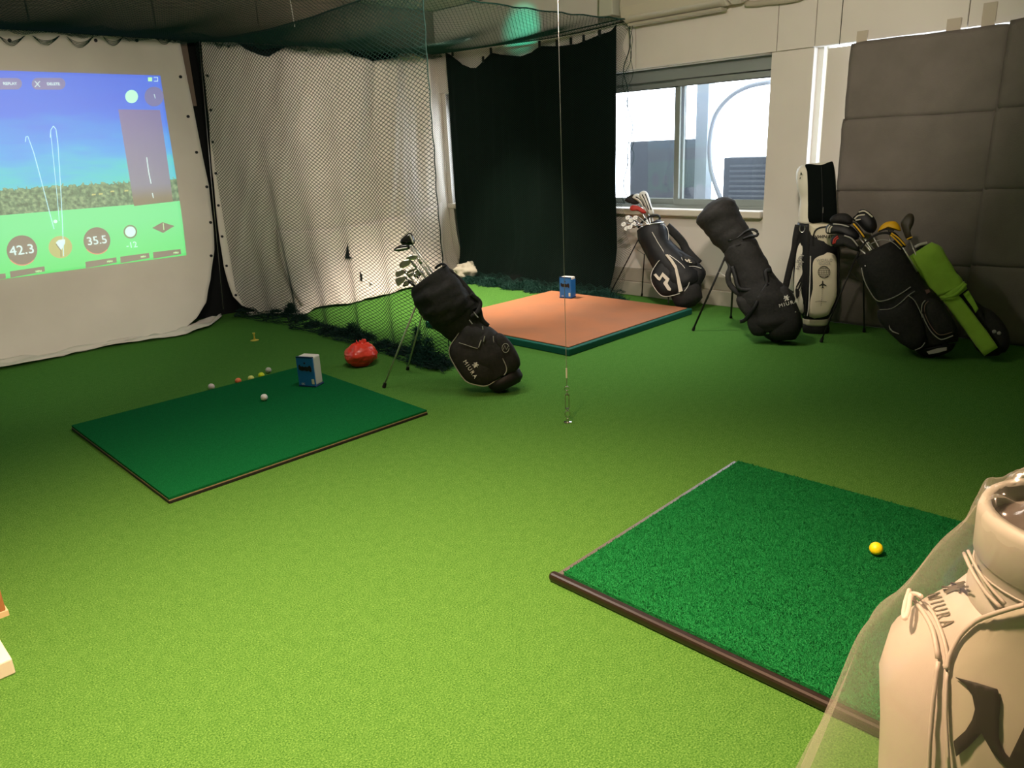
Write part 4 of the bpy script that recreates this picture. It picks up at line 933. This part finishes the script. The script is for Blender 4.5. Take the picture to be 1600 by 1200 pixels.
obj('hood_collar', pipe_mb(C_, zC, [(300, 385), (370, 360), (420, 320), (470, 305), (503, 322), (500, 348), (450, 352), (400, 372)], .085, .010), M_black2, t, smooth=True)
obj('strap', strap_mb(C_, zC, [(285, 495), (318, 560), (300, 620), (310, 680), (350, 730), (385, 755)], [.0, .03, .04, .04, .05, .05], .02, .008), M_black, t, smooth=True)
obj('strap', strap_mb(C_, zC, [(330, 560), (350, 630), (390, 720), (560, 700), (560, 600), (600, 590)], [.09, .095, .10, .10, .10, .09], .016, .006), M_black2, t, smooth=True)
obj('strap', strap_mb(C_, zC, [(575, 680), (530, 750), (480, 850), (420, 930), (385, 945)], [.11, .12, .13, .10, .08], .014, .006), M_black2, t, smooth=True)
legs(t, C_, zC, ((282, 495), (332, 720)), ((1083, 517), (1142, 497)), M_rub, r=.008)
obj('brace', pipe_mb(C_, zC, [(235, 600), (290, 635)], -.02, .002), M_steel, t)

# ---- bag D: cream and black cart bag, upright
zD = Z(1210, 240, 4); D = Fr((5.595, 2.254, .03), (5.581, 2.29, .86))
t = thing('golf_bag', 'upright cream and black cart bag with globe and airplane print, standing beside the pillar', 'golf bag', (5.6, 2.25, 0))
M_tan = mat('cream_leather', (.66, .58, .43), .42, bump=.06, bscale=14)
obj('body', body_mb(D, zD, [((145, 432), (400, 434), .75), ((134, 520), (405, 522), .78), ((122, 640), (408, 640), .78), ((118, 780), (406, 780), .78), ((122, 890), (398, 890), .78), ((150, 970), (372, 975), .85), ((176, 1020), (340, 1022), .95), ((180, 1062), (334, 1064), .95)], wr=.0015, ex=2.6), M_black2, t, smooth=True)
obj('base', body_mb(D, zD, [((176, 1055), (336, 1058), .95), ((172, 1085), (345, 1088), .95), ((180, 1125), (338, 1124), .95)], wr=0, ex=2.6), M_rub, t, smooth=True)
obj('base_band', body_mb(D, zD, [((176, 1022), (341, 1024), 1.0), ((178, 1060), (336, 1062), 1.0)], wr=0, ex=2.6), M_tan, t, smooth=True)
hood = obj('hood', body_mb(D, zD, [((190, 66), (350, 50), .5), ((155, 82), (368, 62), .75), ((136, 130), (378, 110), .8), ((142, 210), (385, 200), .78), ((160, 280), (388, 275), .72), ((155, 330), (392, 330), .75), ((150, 380), (392, 380), .75), ((148, 430), (390, 430), .75)], wr=.003, seed=31, ex=2.6), M_whl, t, smooth=True)
obj('hood_panel', pillow_mb(D, zD, [(217, 428), (210, 320), (208, 200), (203, 110), (192, 72), (225, 66), (290, 72), (350, 52), (368, 60), (378, 130), (386, 260), (385, 425), (300, 430)], .105, .012, .06, k=5), M_curt, hood, smooth=True)
obj('zip', pipe_mb(D, zD, [(293, 80), (298, 200), (300, 330), (300, 430)], .119, .0025), M_black2, hood); obj('zip_pull', pipe_mb(D, zD, [(305, 335), (303, 372)], .121, .004), M_steel, hood)
obj('emblem', plate_mb(D, zD, [(156, 150), (166, 112), (174, 130), (168, 134), (164, 128)], .105, .004), M_rub, hood); obj('emblem', plate_mb(D, zD, [(155, 158), (164, 145), (163, 156)], .105, .004), M_rub, hood)
pk = obj('side_pocket', pillow_mb(D, zD, [(212, 520), (170, 545), (142, 600), (130, 700), (122, 820), (126, 910), (150, 975), (176, 1000), (190, 950), (200, 800), (208, 650)], .09, .02), M_whl, t, smooth=True)
for k, pts in enumerate(([(188, 728), (160, 780), (135, 830), (132, 850), (165, 800), (188, 750)], [(186, 755), (165, 800), (145, 850), (150, 860), (170, 820), (186, 780)], [(185, 790), (168, 825), (160, 862), (168, 850), (184, 815)], [(130, 850), (140, 842), (158, 860), (155, 890), (140, 908), (133, 890)])):
    obj('emblem', plate_mb(D, zD, pts, .114, .008), M_rub, pk)
for (a_, b_, s_) in (((138, 690), (182, 625), 'WIN'), ((132, 740), (188, 655), 'WIN')):
    btext(s_, D, zD, a_, b_, .117, .034, M_pip, pk, bold=.001)
obj('seam_piping', pipe_mb(D, zD, [(212, 440), (212, 600), (206, 800), (196, 960), (190, 1015)], .118, .006), M_rub, t); obj('seam_piping', pipe_mb(D, zD, [(226, 640), (222, 800), (214, 960), (205, 1015)], .122, .004), M_thread, t)
up = obj('upper_pocket', pillow_mb(D, zD, [(216, 440), (395, 442), (400, 578), (218, 578)], .105, .012, .05, close_n=1), M_tan, t, smooth=False)
obj('pocket_edge', pipe_mb(D, zD, [(243, 578), (245, 510), (262, 475), (300, 460), (350, 458), (398, 460)], .118, .006), M_rub, up)
btext('WINWIN STYLE', D, zD, (258, 521), (362, 519), .1205, .030, M_rub, up, bold=.0008, shear=.2)
fp = obj('front_pocket', pillow_mb(D, zD, [(218, 1018), (228, 860), (230, 720), (234, 660), (262, 626), (310, 618), (358, 624), (388, 660), (390, 780), (388, 890), (355, 970), (325, 1015)], .115, .018, .06, k=7), M_tan, t, smooth=True)
yF = .1370
btext('WORLD', D, zD, (276, 668), (350, 666), yF, .028, M_pip, fp, space=1.1); btext('GUIDE', D, zD, (281, 689), (345, 687), yF, .026, M_pip, fp, space=1.05)
M_ink = mat('ink_print', (.03, .028, .02), .6)
gl_ = MB().tube([D.P(*zD((310+37*math.cos(a), 741+37*math.sin(a))), yF) for a in np.linspace(0, 6.283, 30)], .002, 5)
for f in (0, .4, .75):
    for s_ in ((1, -1) if f else (1,)): gl_.tube([D.P(*zD((310+s_*f*37*math.cos(a), 741+37*math.sin(a))), yF) for a in np.linspace(-1.57, 1.57, 12)], .0012, 4)
for dy in (-24, -12, 0, 12, 24):
    hw = math.sqrt(37**2-dy*dy); gl_.tube([D.P(*zD((310-hw, 741+dy)), yF), D.P(*zD((310+hw, 741+dy)), yF)], .0012, 4)
obj('globe_print', gl_, M_ink, fp)
obj('airplane_print', plate_mb(D, zD, [(302, 792), (306, 800), (306, 812), (325, 824), (325, 829), (306, 823), (305, 835), (311, 841), (293, 841), (299, 835), (298, 823), (280, 829), (280, 824), (298, 812), (298, 800)], yF+.001, .004), M_ink, fp)
rt = MB()
for y0 in range(848, 950, 12): rt.tube([D.P(*zD((300-(y0-848)*.08, y0)), yF), D.P(*zD((299-(y0-848)*.08, y0+8)), yF)], .0012, 4)
rt.tube([D.P(*zD((255, 927)), yF), D.P(*zD((280, 922)), yF), D.P(*zD((326, 926)), yF)], .0012, 4)
obj('route_print', rt, M_ink, fp)
obj('pocket_piping', pipe_mb(D, zD, [(400, 600), (402, 760), (400, 890), (370, 965), (345, 1000)], .10, .006), M_rub, t)
obj('ring_holder', pipe_mb(D, zD, [(160, 450), (158, 480), (175, 492), (190, 475), (188, 450)], .095, .004), M_steel, t)
obj('strap', strap_mb(D, zD, [(150, 445), (135, 520), (125, 600), (100, 700), (75, 810), (70, 850), (110, 880)], [.06, .06, .05, .04, .04, .05, .06], .024, .008), M_black, t, smooth=True)

# ---- bag E: black bag with mixed head covers
zE = Z(1280, 310, 4.616); E_ = Fr((5.335, 1.399, .087), (5.37, 1.787, .688))
t = thing('golf_bag', 'black stand bag with grey piping and swoosh, full of covered clubs before the grey panels', 'golf bag', (5.34, 1.4, 0), 'stand bags')
obj('body', body_mb(E_, zE, [((270, 430), (560, 300), .6), ((300, 520), (640, 420), .7), ((335, 610), (705, 510), .7), ((385, 700), (770, 610), .7), ((425, 780), (840, 690), .7), ((440, 860), (905, 780), .65), ((500, 960), (960, 860), .65), ((590, 1045), (1000, 950), .65), ((680, 1095), (1000, 1030), .65)], wr=.008, seed=41), M_black, t, smooth=True)
bs = obj('base', body_mb(E_, zE, [((690, 1095), (985, 1040), .8), ((730, 1130), (960, 1090), .8), ((790, 1150), (900, 1125), .7)], wr=.002), M_black2, t, smooth=True)
obj('base_label', plate_mb(E_, zE, [(775, 1105), (850, 1082), (920, 1072), (920, 1095), (850, 1115), (790, 1125)], .125, .006), M_pip, bs)
pk = obj('side_pocket', pillow_mb(E_, zE, [(432, 800), (520, 790), (600, 745), (655, 700), (725, 800), (760, 900), (772, 1020), (730, 1075), (680, 1095), (600, 1052), (510, 975), (440, 895), (418, 845)], .118, .03), M_black, t, smooth=True)
obj('piping', pipe_mb(E_, zE, [(435, 803), (520, 795), (590, 750), (640, 702), (690, 668)], .130, .003), M_pip, pk, smooth=True)
obj('piping', pipe_mb(E_, zE, [(642, 700), (690, 740), (735, 830), (745, 860)], .133, .003), M_pip, pk, smooth=True); obj('piping', pipe_mb(E_, zE, [(762, 1040), (735, 1075), (690, 1095)], .128, .003), M_pip, pk)
obj('swoosh', plate_mb(E_, zE, [(505, 912), (512, 935), (530, 955), (578, 976), (575, 980), (530, 965), (508, 945), (502, 925)], .151, .012), M_pip, pk)
obj('body_piping', pipe_mb(E_, zE, [(305, 500), (325, 590), (360, 660), (400, 722), (440, 742), (520, 722), (600, 680), (660, 638)], .122, .0035), M_pip, t, smooth=True)
pk2 = obj('front_pocket', pillow_mb(E_, zE, [(750, 740), (800, 720), (860, 740), (930, 830), (980, 920), (990, 975), (920, 1000), (860, 1005), (800, 940), (745, 830)], .108, .03), M_black, t, smooth=True)
obj('piping', pipe_mb(E_, zE, [(765, 735), (742, 770), (745, 840), (800, 950), (860, 1010), (900, 1015), (965, 990)], .128, .0035), M_pip, pk2, smooth=True); obj('piping', pipe_mb(E_, zE, [(790, 740), (762, 770), (765, 840), (815, 935), (870, 985), (960, 965)], .138, .0025), mat('reddish_piping', (.20, .12, .10), .6), pk2, smooth=True)
obj('rim', pipe_mb(E_, zE, [(268, 432), (300, 360), (360, 295), (430, 255), (500, 250), (540, 280), (600, 370)], .05, .008), M_black, t, smooth=True); obj('rim_piping', pipe_mb(E_, zE, [(370, 330), (440, 300), (520, 310), (590, 370)], .085, .003), M_pip, t, smooth=True)
obj('badge', plate_mb(E_, zE, [(762, 660), (790, 655), (802, 672), (775, 690)], .10, .004), mat('faded_badge', (.16, .08, .08), .6), t); obj('rivet', MB().lathe([(.005, 0), (.003, .003)], E_.P(*zE((333, 486)), .085), 8, E_.y), M_chrome, t)
legs(t, E_, zE, ((262, 430), (318, 560)), ((1283, 535), (1350, 519)), M_rub)
obj('brace', pipe_mb(E_, zE, [(215, 530), (310, 605)], -.02, .002), M_rub, t)
G_ = 'clubs in the bag with the swoosh'
M_yel = mat('yellow_cover', (.75, .40, .01), .5); M_wc = mat('cream_cover', (.55, .50, .40), .7)
club('golf club in a dark rounded head cover at the top left of the swoosh bag', E_, zE, ((230, 170), (380, 350)), [(75, 155), (100, 125), (150, 107), (205, 112), (242, 150), (228, 188), (160, 182), (95, 178)], -.05, 'cover', M_black, G_, th=.05)
club('golf club in a black head cover with white end stripes, leftmost in the swoosh bag', E_, zE, ((270, 260), (370, 380)), [(45, 235), (55, 195), (95, 180), (160, 183), (225, 195), (290, 260), (270, 300), (200, 280), (120, 258), (60, 256)], .02, 'cover', M_black2, G_, extra=[('stripe', [(60, 245), (62, 215), (78, 195)], M_wc), ('stripe', [(75, 248), (78, 220), (94, 200)], M_wc), ('stripe', [(100, 185), (160, 190), (215, 205)], M_pip)], th=.045)
club('golf club in a red-tipped black head cover, lowest at the left of the swoosh bag', E_, zE, ((270, 350), (360, 420)), [(82, 320), (90, 280), (120, 262), (180, 262), (240, 285), (285, 330), (290, 378), (240, 372), (180, 345), (110, 350)], .07, 'cover', M_black, G_, extra=[('red_tip', [(100, 330), (108, 295), (135, 272)], M_knitr), ('red_tip', [(112, 325), (120, 300), (140, 285)], M_knitr), ('stripe', [(180, 268), (235, 290), (280, 345)], M_pip)], th=.04)
club('club in a cream and black head cover, tallest one in the swoosh bag', E_, zE, ((370, 240), (430, 350)), [(238, 150), (272, 112), (300, 80), (340, 85), (385, 120), (412, 170), (415, 215), (385, 250), (330, 235), (280, 180)], -.03, 'cover', M_black2, G_, extra=[('cream_top', [(285, 100), (330, 92), (385, 135)], M_wc), ('cream_patch', [(255, 150), (280, 125), (330, 118)], M_wc), ('cream_patch', [(262, 158), (300, 150)], M_wc)], th=.05)
club('club in a bright yellow head cover in the swoosh bag', E_, zE, ((500, 225), (520, 340)), [(420, 245), (440, 205), (470, 178), (510, 165), (552, 168), (580, 198), (588, 235), (540, 225), (490, 215), (450, 228)], .0, 'cover', M_yel, G_, extra=[('dark_band', [(430, 238), (480, 222), (540, 232)], M_black)], th=.045)
club('putter in a dark paddle-shaped cover with golden band, rightmost in the swoosh bag', E_, zE, ((655, 300), (690, 390)), [(588, 185), (605, 145), (640, 110), (672, 112), (686, 140), (680, 185), (658, 235), (668, 290), (630, 296), (605, 240)], .01, 'cover', mat('bronze_cover', (.045, .036, .022), .45), G_, extra=[('gold_band', [(632, 296), (655, 285), (672, 278)], M_yel)], th=.03)
club('golf club with a yellow-banded dark shaft near the front of the swoosh bag', E_, zE, ((560, 280), (640, 415)), [(505, 245), (540, 240), (590, 290), (628, 340), (600, 352), (560, 315)], .06, 'cover', M_black2, G_, extra=[('yellow_line', [(520, 250), (570, 285), (622, 340)], M_yel), ('yellow_line', [(515, 262), (560, 305), (598, 345)], M_yel)], th=.02)
club('golf club with yellow trim among the covers left of the bag mouth', E_, zE, ((300, 250), (375, 370)), [(238, 178), (262, 172), (300, 220), (335, 270), (325, 292), (285, 250)], .05, 'cover', M_black, G_, extra=[('yellow_line', [(245, 182), (285, 225), (325, 280)], M_yel)], th=.02)

# ---- bag F: bag wrapped in a green towel
F_ = Fr((5.521, 1.059, .075), (5.57, 1.526, .625))
t = thing('golf_bag', 'dark golf bag lying back behind the lime green case at the right', 'golf bag', (5.55, 1.05, 0))
obj('body', body_mb(F_, zE, [((690, 355), (800, 330), .5), ((760, 440), (880, 400), .6), ((850, 580), (1000, 540), .7), ((930, 730), (1130, 740), .6), ((1000, 860), (1280, 845), .55), ((1060, 970), (1360, 960), .5), ((1120, 1070), (1378, 1060), .5), ((1170, 1120), (1340, 1110), .45)], wr=.006, seed=51), M_black, t, smooth=True)
obj('base', body_mb(F_, zE, [((1165, 1110), (1330, 1100), .6), ((1190, 1140), (1300, 1132), .6)], wr=.002), M_black2, t, smooth=True)
pk = obj('side_pocket', pillow_mb(F_, zE, [(1150, 800), (1220, 795), (1290, 850), (1350, 930), (1375, 1010), (1360, 1085), (1290, 1110), (1220, 1000)], .04, .03), M_black, t, smooth=True)
for x, y in ((1262, 960), (1297, 972)): obj('snap_button', MB().lathe([(.012, -.004), (.012, .003), (.006, .006)], F_.P(*zE((x, y)), .072), 12, F_.y), M_pip, pk)
obj('collar', pipe_mb(F_, zE, [(690, 352), (730, 332), (780, 322)], .05, .010), M_white, t)
t = thing('club_case', 'lime green cloth club case leaning on the dark bag at the right', 'case', (5.5, 1.1, 0))
M_lime = mat('lime_cloth', (.30, .52, .05), .8, col2=(.26, .46, .04), scale=14, bump=.3, bscale=22, sheen=.2)
Ff = Fr((5.521, 1.059, .075), (5.57, 1.526, .625)); Ff.o = Ff.o+Ff.y*.12
obj('upper_case', body_mb(Ff, zE, [((634, 432), (815, 314), .35), ((650, 480), (880, 350), .4), ((715, 560), (925, 430), .4), ((770, 620), (975, 510), .4), ((815, 680), (1025, 580), .4), ((850, 712), (1050, 625), .4)], wr=.006, seed=61, ex=2.6), M_lime, t, smooth=True)
obj('lower_case', body_mb(Ff, zE, [((890, 735), (1000, 690), .5), ((945, 810), (1050, 750), .5), ((1020, 910), (1125, 850), .5), ((1100, 1020), (1205, 950), .5), ((1190, 1138), (1290, 1075), .5)], wr=.003, seed=62, ex=2.6), M_lime, t, smooth=True)
obj('knot', body_mb(Ff, zE, [((858, 700), (892, 745), .8), ((930, 665), (950, 722), 1.2), ((990, 635), (1010, 700), 1.3), ((1045, 595), (1070, 655), 1.0)], wr=.006, seed=63), M_lime, t, smooth=True)
obj('tail', body_mb(Ff, zE, [((1035, 690), (1075, 662), .25), ((1085, 760), (1120, 735), .25), ((1128, 826), (1150, 795), .25)], wr=.003), M_lime, t, smooth=True)
obj('crease', ridge_mb(Ff, zE, [(870, 710), (930, 712), (1000, 680), (1060, 615)], .052, .008), M_lime, t, smooth=True)

# ------------------------------------------------------------------ foreground cart bag in plastic cover
zG = Z(1300, 700, 2.4)
gc = gz(1698, 806, .93); gc.z = 0
G = Fr(gc, gc+Vector((0, 0, 1)))
fwd = Vector((gc.x, gc.y, 0)).normalized(); rt_ = Vector((fwd.y, -fwd.x, 0))
t = thing('golf_bag', 'white MIURA cart bag under a clear plastic cover in the right foreground', 'golf bag', (gc.x, gc.y, 0))
def ell(z, rx, ry, dx=0, dy=0, n=40, ex=2.2):
    o = []
    for j in range(n):
        q_ = 2*math.pi*j/n; c, s_ = math.cos(q_), math.sin(q_); e = 2/ex
        o.append(Vector((gc.x, gc.y, z))+rt_*(dx+rx*math.copysign(abs(c)**e, c))+fwd*(dy+ry*math.copysign(abs(s_)**e, s_)))
    return o
M_gb = mat('ivory_leather', (.38, .35, .31), .45, bump=.05, bscale=10); M_gn = mat('ivory_collar', (.31, .31, .27), .5)
obj('body', MB().loft([ell(z, rx, ry, dx, dy) for z, rx, ry, dx, dy in ((.02, .19, .15, 0, 0), (.10, .20, .16, 0, 0), (.30, .205, .17, 0, 0), (.50, .218, .17, 0, 0), (.60, .23, .165, 0, 0), (.66, .222, .155, 0, 0), (.70, .195, .145, 0, 0), (.745, .155, .133, 0, 0), (.78, .132, .126, 0, 0))]), M_gb, t, smooth=True)
obj('neck', MB().loft([ell(z, r_, r_, ex=2) for z, r_ in ((.76, .125), (.80, .127), (.806, .121), (.85, .121), (.856, .126), (.915, .128), (.93, .124), (.93, .112), (.90, .110))], cap1=False), M_gn, t, smooth=True)
for z in (.835, .88): obj('neck_seam', MB().tube(ell(z, .1225+.02*(z-.835)*3, .1225+.02*(z-.835)*3, ex=2), .0016, 6, True), M_gn, t, smooth=True)
obj('opening', MB().loft([ell(.90, .111, .111, ex=2), ell(.905, .10, .10, ex=2)]), mat('dark_lining', (.06, .05, .045), .7), t)
def on_body(px, py, off, k0=.6, st=.01):
    """point on the camera-facing side of the bag, off metres outside the shell"""
    d = ray(px, py); best = None
    for k in range(250):
        p = CC+d*(k0+k*st); q_ = p-gc; a = q_.dot(rt_); b = q_.dot(fwd)
        rx = interp(p.z, [.0, .1, .3, .5, .6, .66, .7, .745, .78], [.19, .20, .205, .218, .23, .222, .195, .155, .132])+off; ry = interp(p.z, [.0, .1, .3, .5, .6, .66, .7, .745, .78], [.15, .16, .17, .17, .165, .155, .145, .133, .126])+off
        if abs(a/rx)**2.2+abs(b/ry)**2.2 <= 1:
            if st < .001: return p
            return on_body(px, py, off, k0+(k-1)*st, st/25)
    return CC+d*((gc-CC).dot(fwd)/d.dot(fwd))
def to_px(v):
    q_ = Vector(v)-CC; z = q_.dot(CF); return 800+CP[0]*q_.dot(CR)/z, 600-CP[0]*q_.dot(CU)/z
def gpath(pts, off, n=3): return [on_body(*p, off) for p in [(v.x, v.y) for v in smoothp([Vector((*zG(p), 0)) for p in pts], n)]]
def patch(pts, off, th=.004):
    S_ = [zG(p) for p in pts]; from mathutils.geometry import tessellate_polygon
    bm = bmesh.new(); vs = [bm.verts.new((x, y, 0)) for x, y in S_]; f = bm.faces.new(vs)
    bmesh.ops.triangulate(bm, faces=[f])
    for _ in range(2): bmesh.ops.subdivide_edges(bm, edges=[e for e in bm.edges if e.calc_length() > 14], cuts=1, use_grid_fill=False); bmesh.ops.triangulate(bm, faces=bm.faces[:])
    bm.verts.index_update(); mb = MB(); mb.add([on_body(v.co.x, v.co.y, off) for v in bm.verts], [tuple(v.index for v in fc.verts) for fc in bm.faces]); bm.free(); return mb
M_logo = mat('black_print', (.007, .007, .004), .6, spec=.15)
fp = obj('front_panel', patch([(435, 1400), (425, 1150), (432, 900), (445, 780), (480, 710), (540, 655), (620, 625), (720, 597), (900, 600), (900, 1400)], .003), mat('tan_panel', (.29, .285, .22), .45), t, smooth=True, solid=.002)
obj('emblem', patch([(463, 860), (540, 880), (620, 905), (632, 945), (626, 1010), (625, 1090), (640, 1135), (665, 1162), (690, 1110), (720, 1048), (760, 1000), (760, 1300), (690, 1230), (650, 1195), (600, 1140), (560, 1070), (510, 1122), (465, 1158), (455, 1100), (500, 1060), (525, 1020), (536, 980), (525, 925), (500, 890)], .0065, .002), M_logo, fp, smooth=True, solid=.001)
for pts, off, r_, nm in (([(430, 830), (440, 780), (480, 705), (540, 650), (620, 618), (720, 588)], .014, .006, 'panel_piping'), ([(432, 830), (428, 1000), (440, 1200)], .012, .004, 'panel_piping'), ([(300, 560), (345, 620), (380, 690), (398, 790)], .010, .007, 'shoulder_piping'), ([(322, 556), (380, 620), (420, 720), (436, 800)], .010, .005, 'shoulder_piping'), ([(495, 395), (530, 470), (580, 545), (635, 600)], .006, .005, 'seam_piping'), ([(510, 385), (545, 455), (600, 530), (650, 585)], .006, .004, 'seam_piping'), ([(398, 800), (380, 950), (368, 1100), (362, 1250)], .012, .006, 'side_piping')):
    obj(nm, MB().tube(gpath(pts, off-.004), r_*.55, 8), M_gb, t, smooth=True)
P0, P1 = on_body(*zG((378, 552)), .002), on_body(*zG((428, 660)), .002); ex = (P1-P0).normalized(); nrm = ((P0+P1)/2-gc); nrm.z = 0; nrm = (CC-(P0+P1)/2).normalized(); nrm = (nrm-ex*nrm.dot(ex)).normalized(); ey = nrm.cross(ex)
M_gprint = mat('grey_print', (.10, .09, .065), .5)
obj('lettering', text_mb('MIURA', (P0+P1)/2, ex, ey, .030, .0002, space=1.45, warp=lambda v: on_body(*to_px(v), .0015)), M_gprint, t, weld=False)
Lc = on_body(*zG((462, 522)), .014)
class _F: pass
ff = _F(); ff.y = nrm; lm = logo_mb(ff, Lc, ex, .017, .11); lm.v = [tuple(on_body(*to_px(v), .002)) for v in lm.v]; obj('emblem', lm, M_gprint, t)
# clear plastic cover
def film(name, fac, tint):
    M = bpy.data.materials.new(name); M.use_nodes = True; nt = M.node_tree; nt.nodes.clear(); N = nt.nodes.new; L = nt.links.new
    o = N('ShaderNodeOutputMaterial'); tr = N('ShaderNodeBsdfTransparent'); di = N('ShaderNodeBsdfDiffuse'); di.inputs[0].default_value = tint; tl = N('ShaderNodeBsdfTranslucent'); tl.inputs[0].default_value = tint
    gs = N('ShaderNodeBsdfGlossy'); gs.inputs['Roughness'].default_value = .16; ad = N('ShaderNodeMixShader'); ad.inputs[0].default_value = .35; L(di.outputs[0], ad.inputs[1]); L(tl.outputs[0], ad.inputs[2])
    lw = N('ShaderNodeLayerWeight'); lw.inputs[0].default_value = .25; tc = N('ShaderNodeTexCoord'); nz = N('ShaderNodeTexNoise'); nz.inputs['Scale'].default_value = 9; nz.inputs['Detail'].default_value = 4; L(tc.outputs['Object'], nz.inputs['Vector'])
    ma = N('ShaderNodeMath'); ma.operation = 'MULTIPLY_ADD'; ma.inputs[1].default_value = .30; ma.inputs[2].default_value = fac; L(lw.outputs['Facing'], ma.inputs[0])
    m1 = N('ShaderNodeMixShader'); L(ma.outputs[0], m1.inputs[0]); L(tr.outputs[0], m1.inputs[1]); L(ad.outputs[0], m1.inputs[2])
    m2 = N('ShaderNodeMixShader'); m2.inputs[0].default_value = .05; L(m1.outputs[0], m2.inputs[1]); L(gs.outputs[0], m2.inputs[2]); L(m2.outputs[0], o.inputs[0])
    bu = N('ShaderNodeBump'); bu.inputs['Strength'].default_value = .25; bu.inputs['Distance'].default_value = .01; L(nz.outputs['Fac'], bu.inputs['Height'])
    L(bu.outputs[0], gs.inputs['Normal']); return M
M_film = film('clear_film', .03, (.52, .50, .44, 1))
t2 = thing('plastic_cover', 'loose clear plastic cover draped over the white cart bag', 'cover', (gc.x, gc.y, 0))
prof = [(.02, .40), (.10, .385), (.22, .36), (.35, .335), (.48, .305), (.58, .28), (.645, .262), (.67, .250), (.70, .230), (.76, .202), (.82, .178), (.88, .143), (.93, .129), (.950, .105), (.965, .075), (.975, .045), (.98, .015)]
rings = []
n_ = 120
for z, r_ in smoothp([Vector((a, b, 0)) for a, b in prof], 4) and [(v.x, v.y) for v in smoothp([Vector((a, b, 0)) for a, b in prof], 4)]:
    ring = []
    for j in range(n_):
        q_ = 2*math.pi*j/n_; k = max(0, (.93-z)/.93)
        rr = r_*(1+.05*k*math.sin(q_*7+z*3)+.03*k*math.sin(q_*13+2))+.010*noise.noise(Vector((math.cos(q_)*3, math.sin(q_)*3, z*4)))
        if z > .9: rr *= 1+.02*math.sin(q_*17+z*40); 
        zz_ = z+(.016*math.sin(q_*9)*math.sin(r_*60) if z > .93 else 0)+(.012*noise.noise(Vector((math.cos(q_)*r_*40, math.sin(q_)*r_*40, 3))) if z > .92 else 0)
        ring.append(Vector((gc.x, gc.y, zz_))+rt_*rr*math.cos(q_)+fwd*rr*.92*math.sin(q_))
    rings.append(ring)
obj('film', MB().loft(rings, cap0=False), M_film, t2, smooth=True)
lp = [on_body(*zG(p), .03) for p in ((290, 532), (275, 580), (268, 625), (275, 640), (288, 600), (296, 550), (320, 548), (335, 556))]
obj('tie', MB().tube(smoothp(lp, 4), .0035, 6), film('tie_film', .6, (.9, .8, .75, 1)), t2, smooth=True)

# ------------------------------------------------------------------ furniture corners at the left edge
t = thing('wooden_cabinet', 'corner of a brown wooden cabinet at the left edge of the photo', 'cabinet', (0.0, 3.1, 0))
obj('carcass', MB().box((-.5, 2.82, .02), (.325, 3.3, .70)), mat('orange_wood', (.40, .19, .08), .5, col2=(.33, .15, .06), scale=8), t, bevel=.004)
obj('plinth', MB().box((-.5, 2.815, 0), (.33, 3.305, .02)), mat('pale_edge', (.62, .50, .32), .5), t)
t = thing('white_plinth', 'low white block at the left edge in front of the wooden cabinet', 'box', (0, 2.45, 0))
obj('block', MB().box((-.5, 2.44, .0), (.262, 2.62, .055)), M_white, t, bevel=.005)
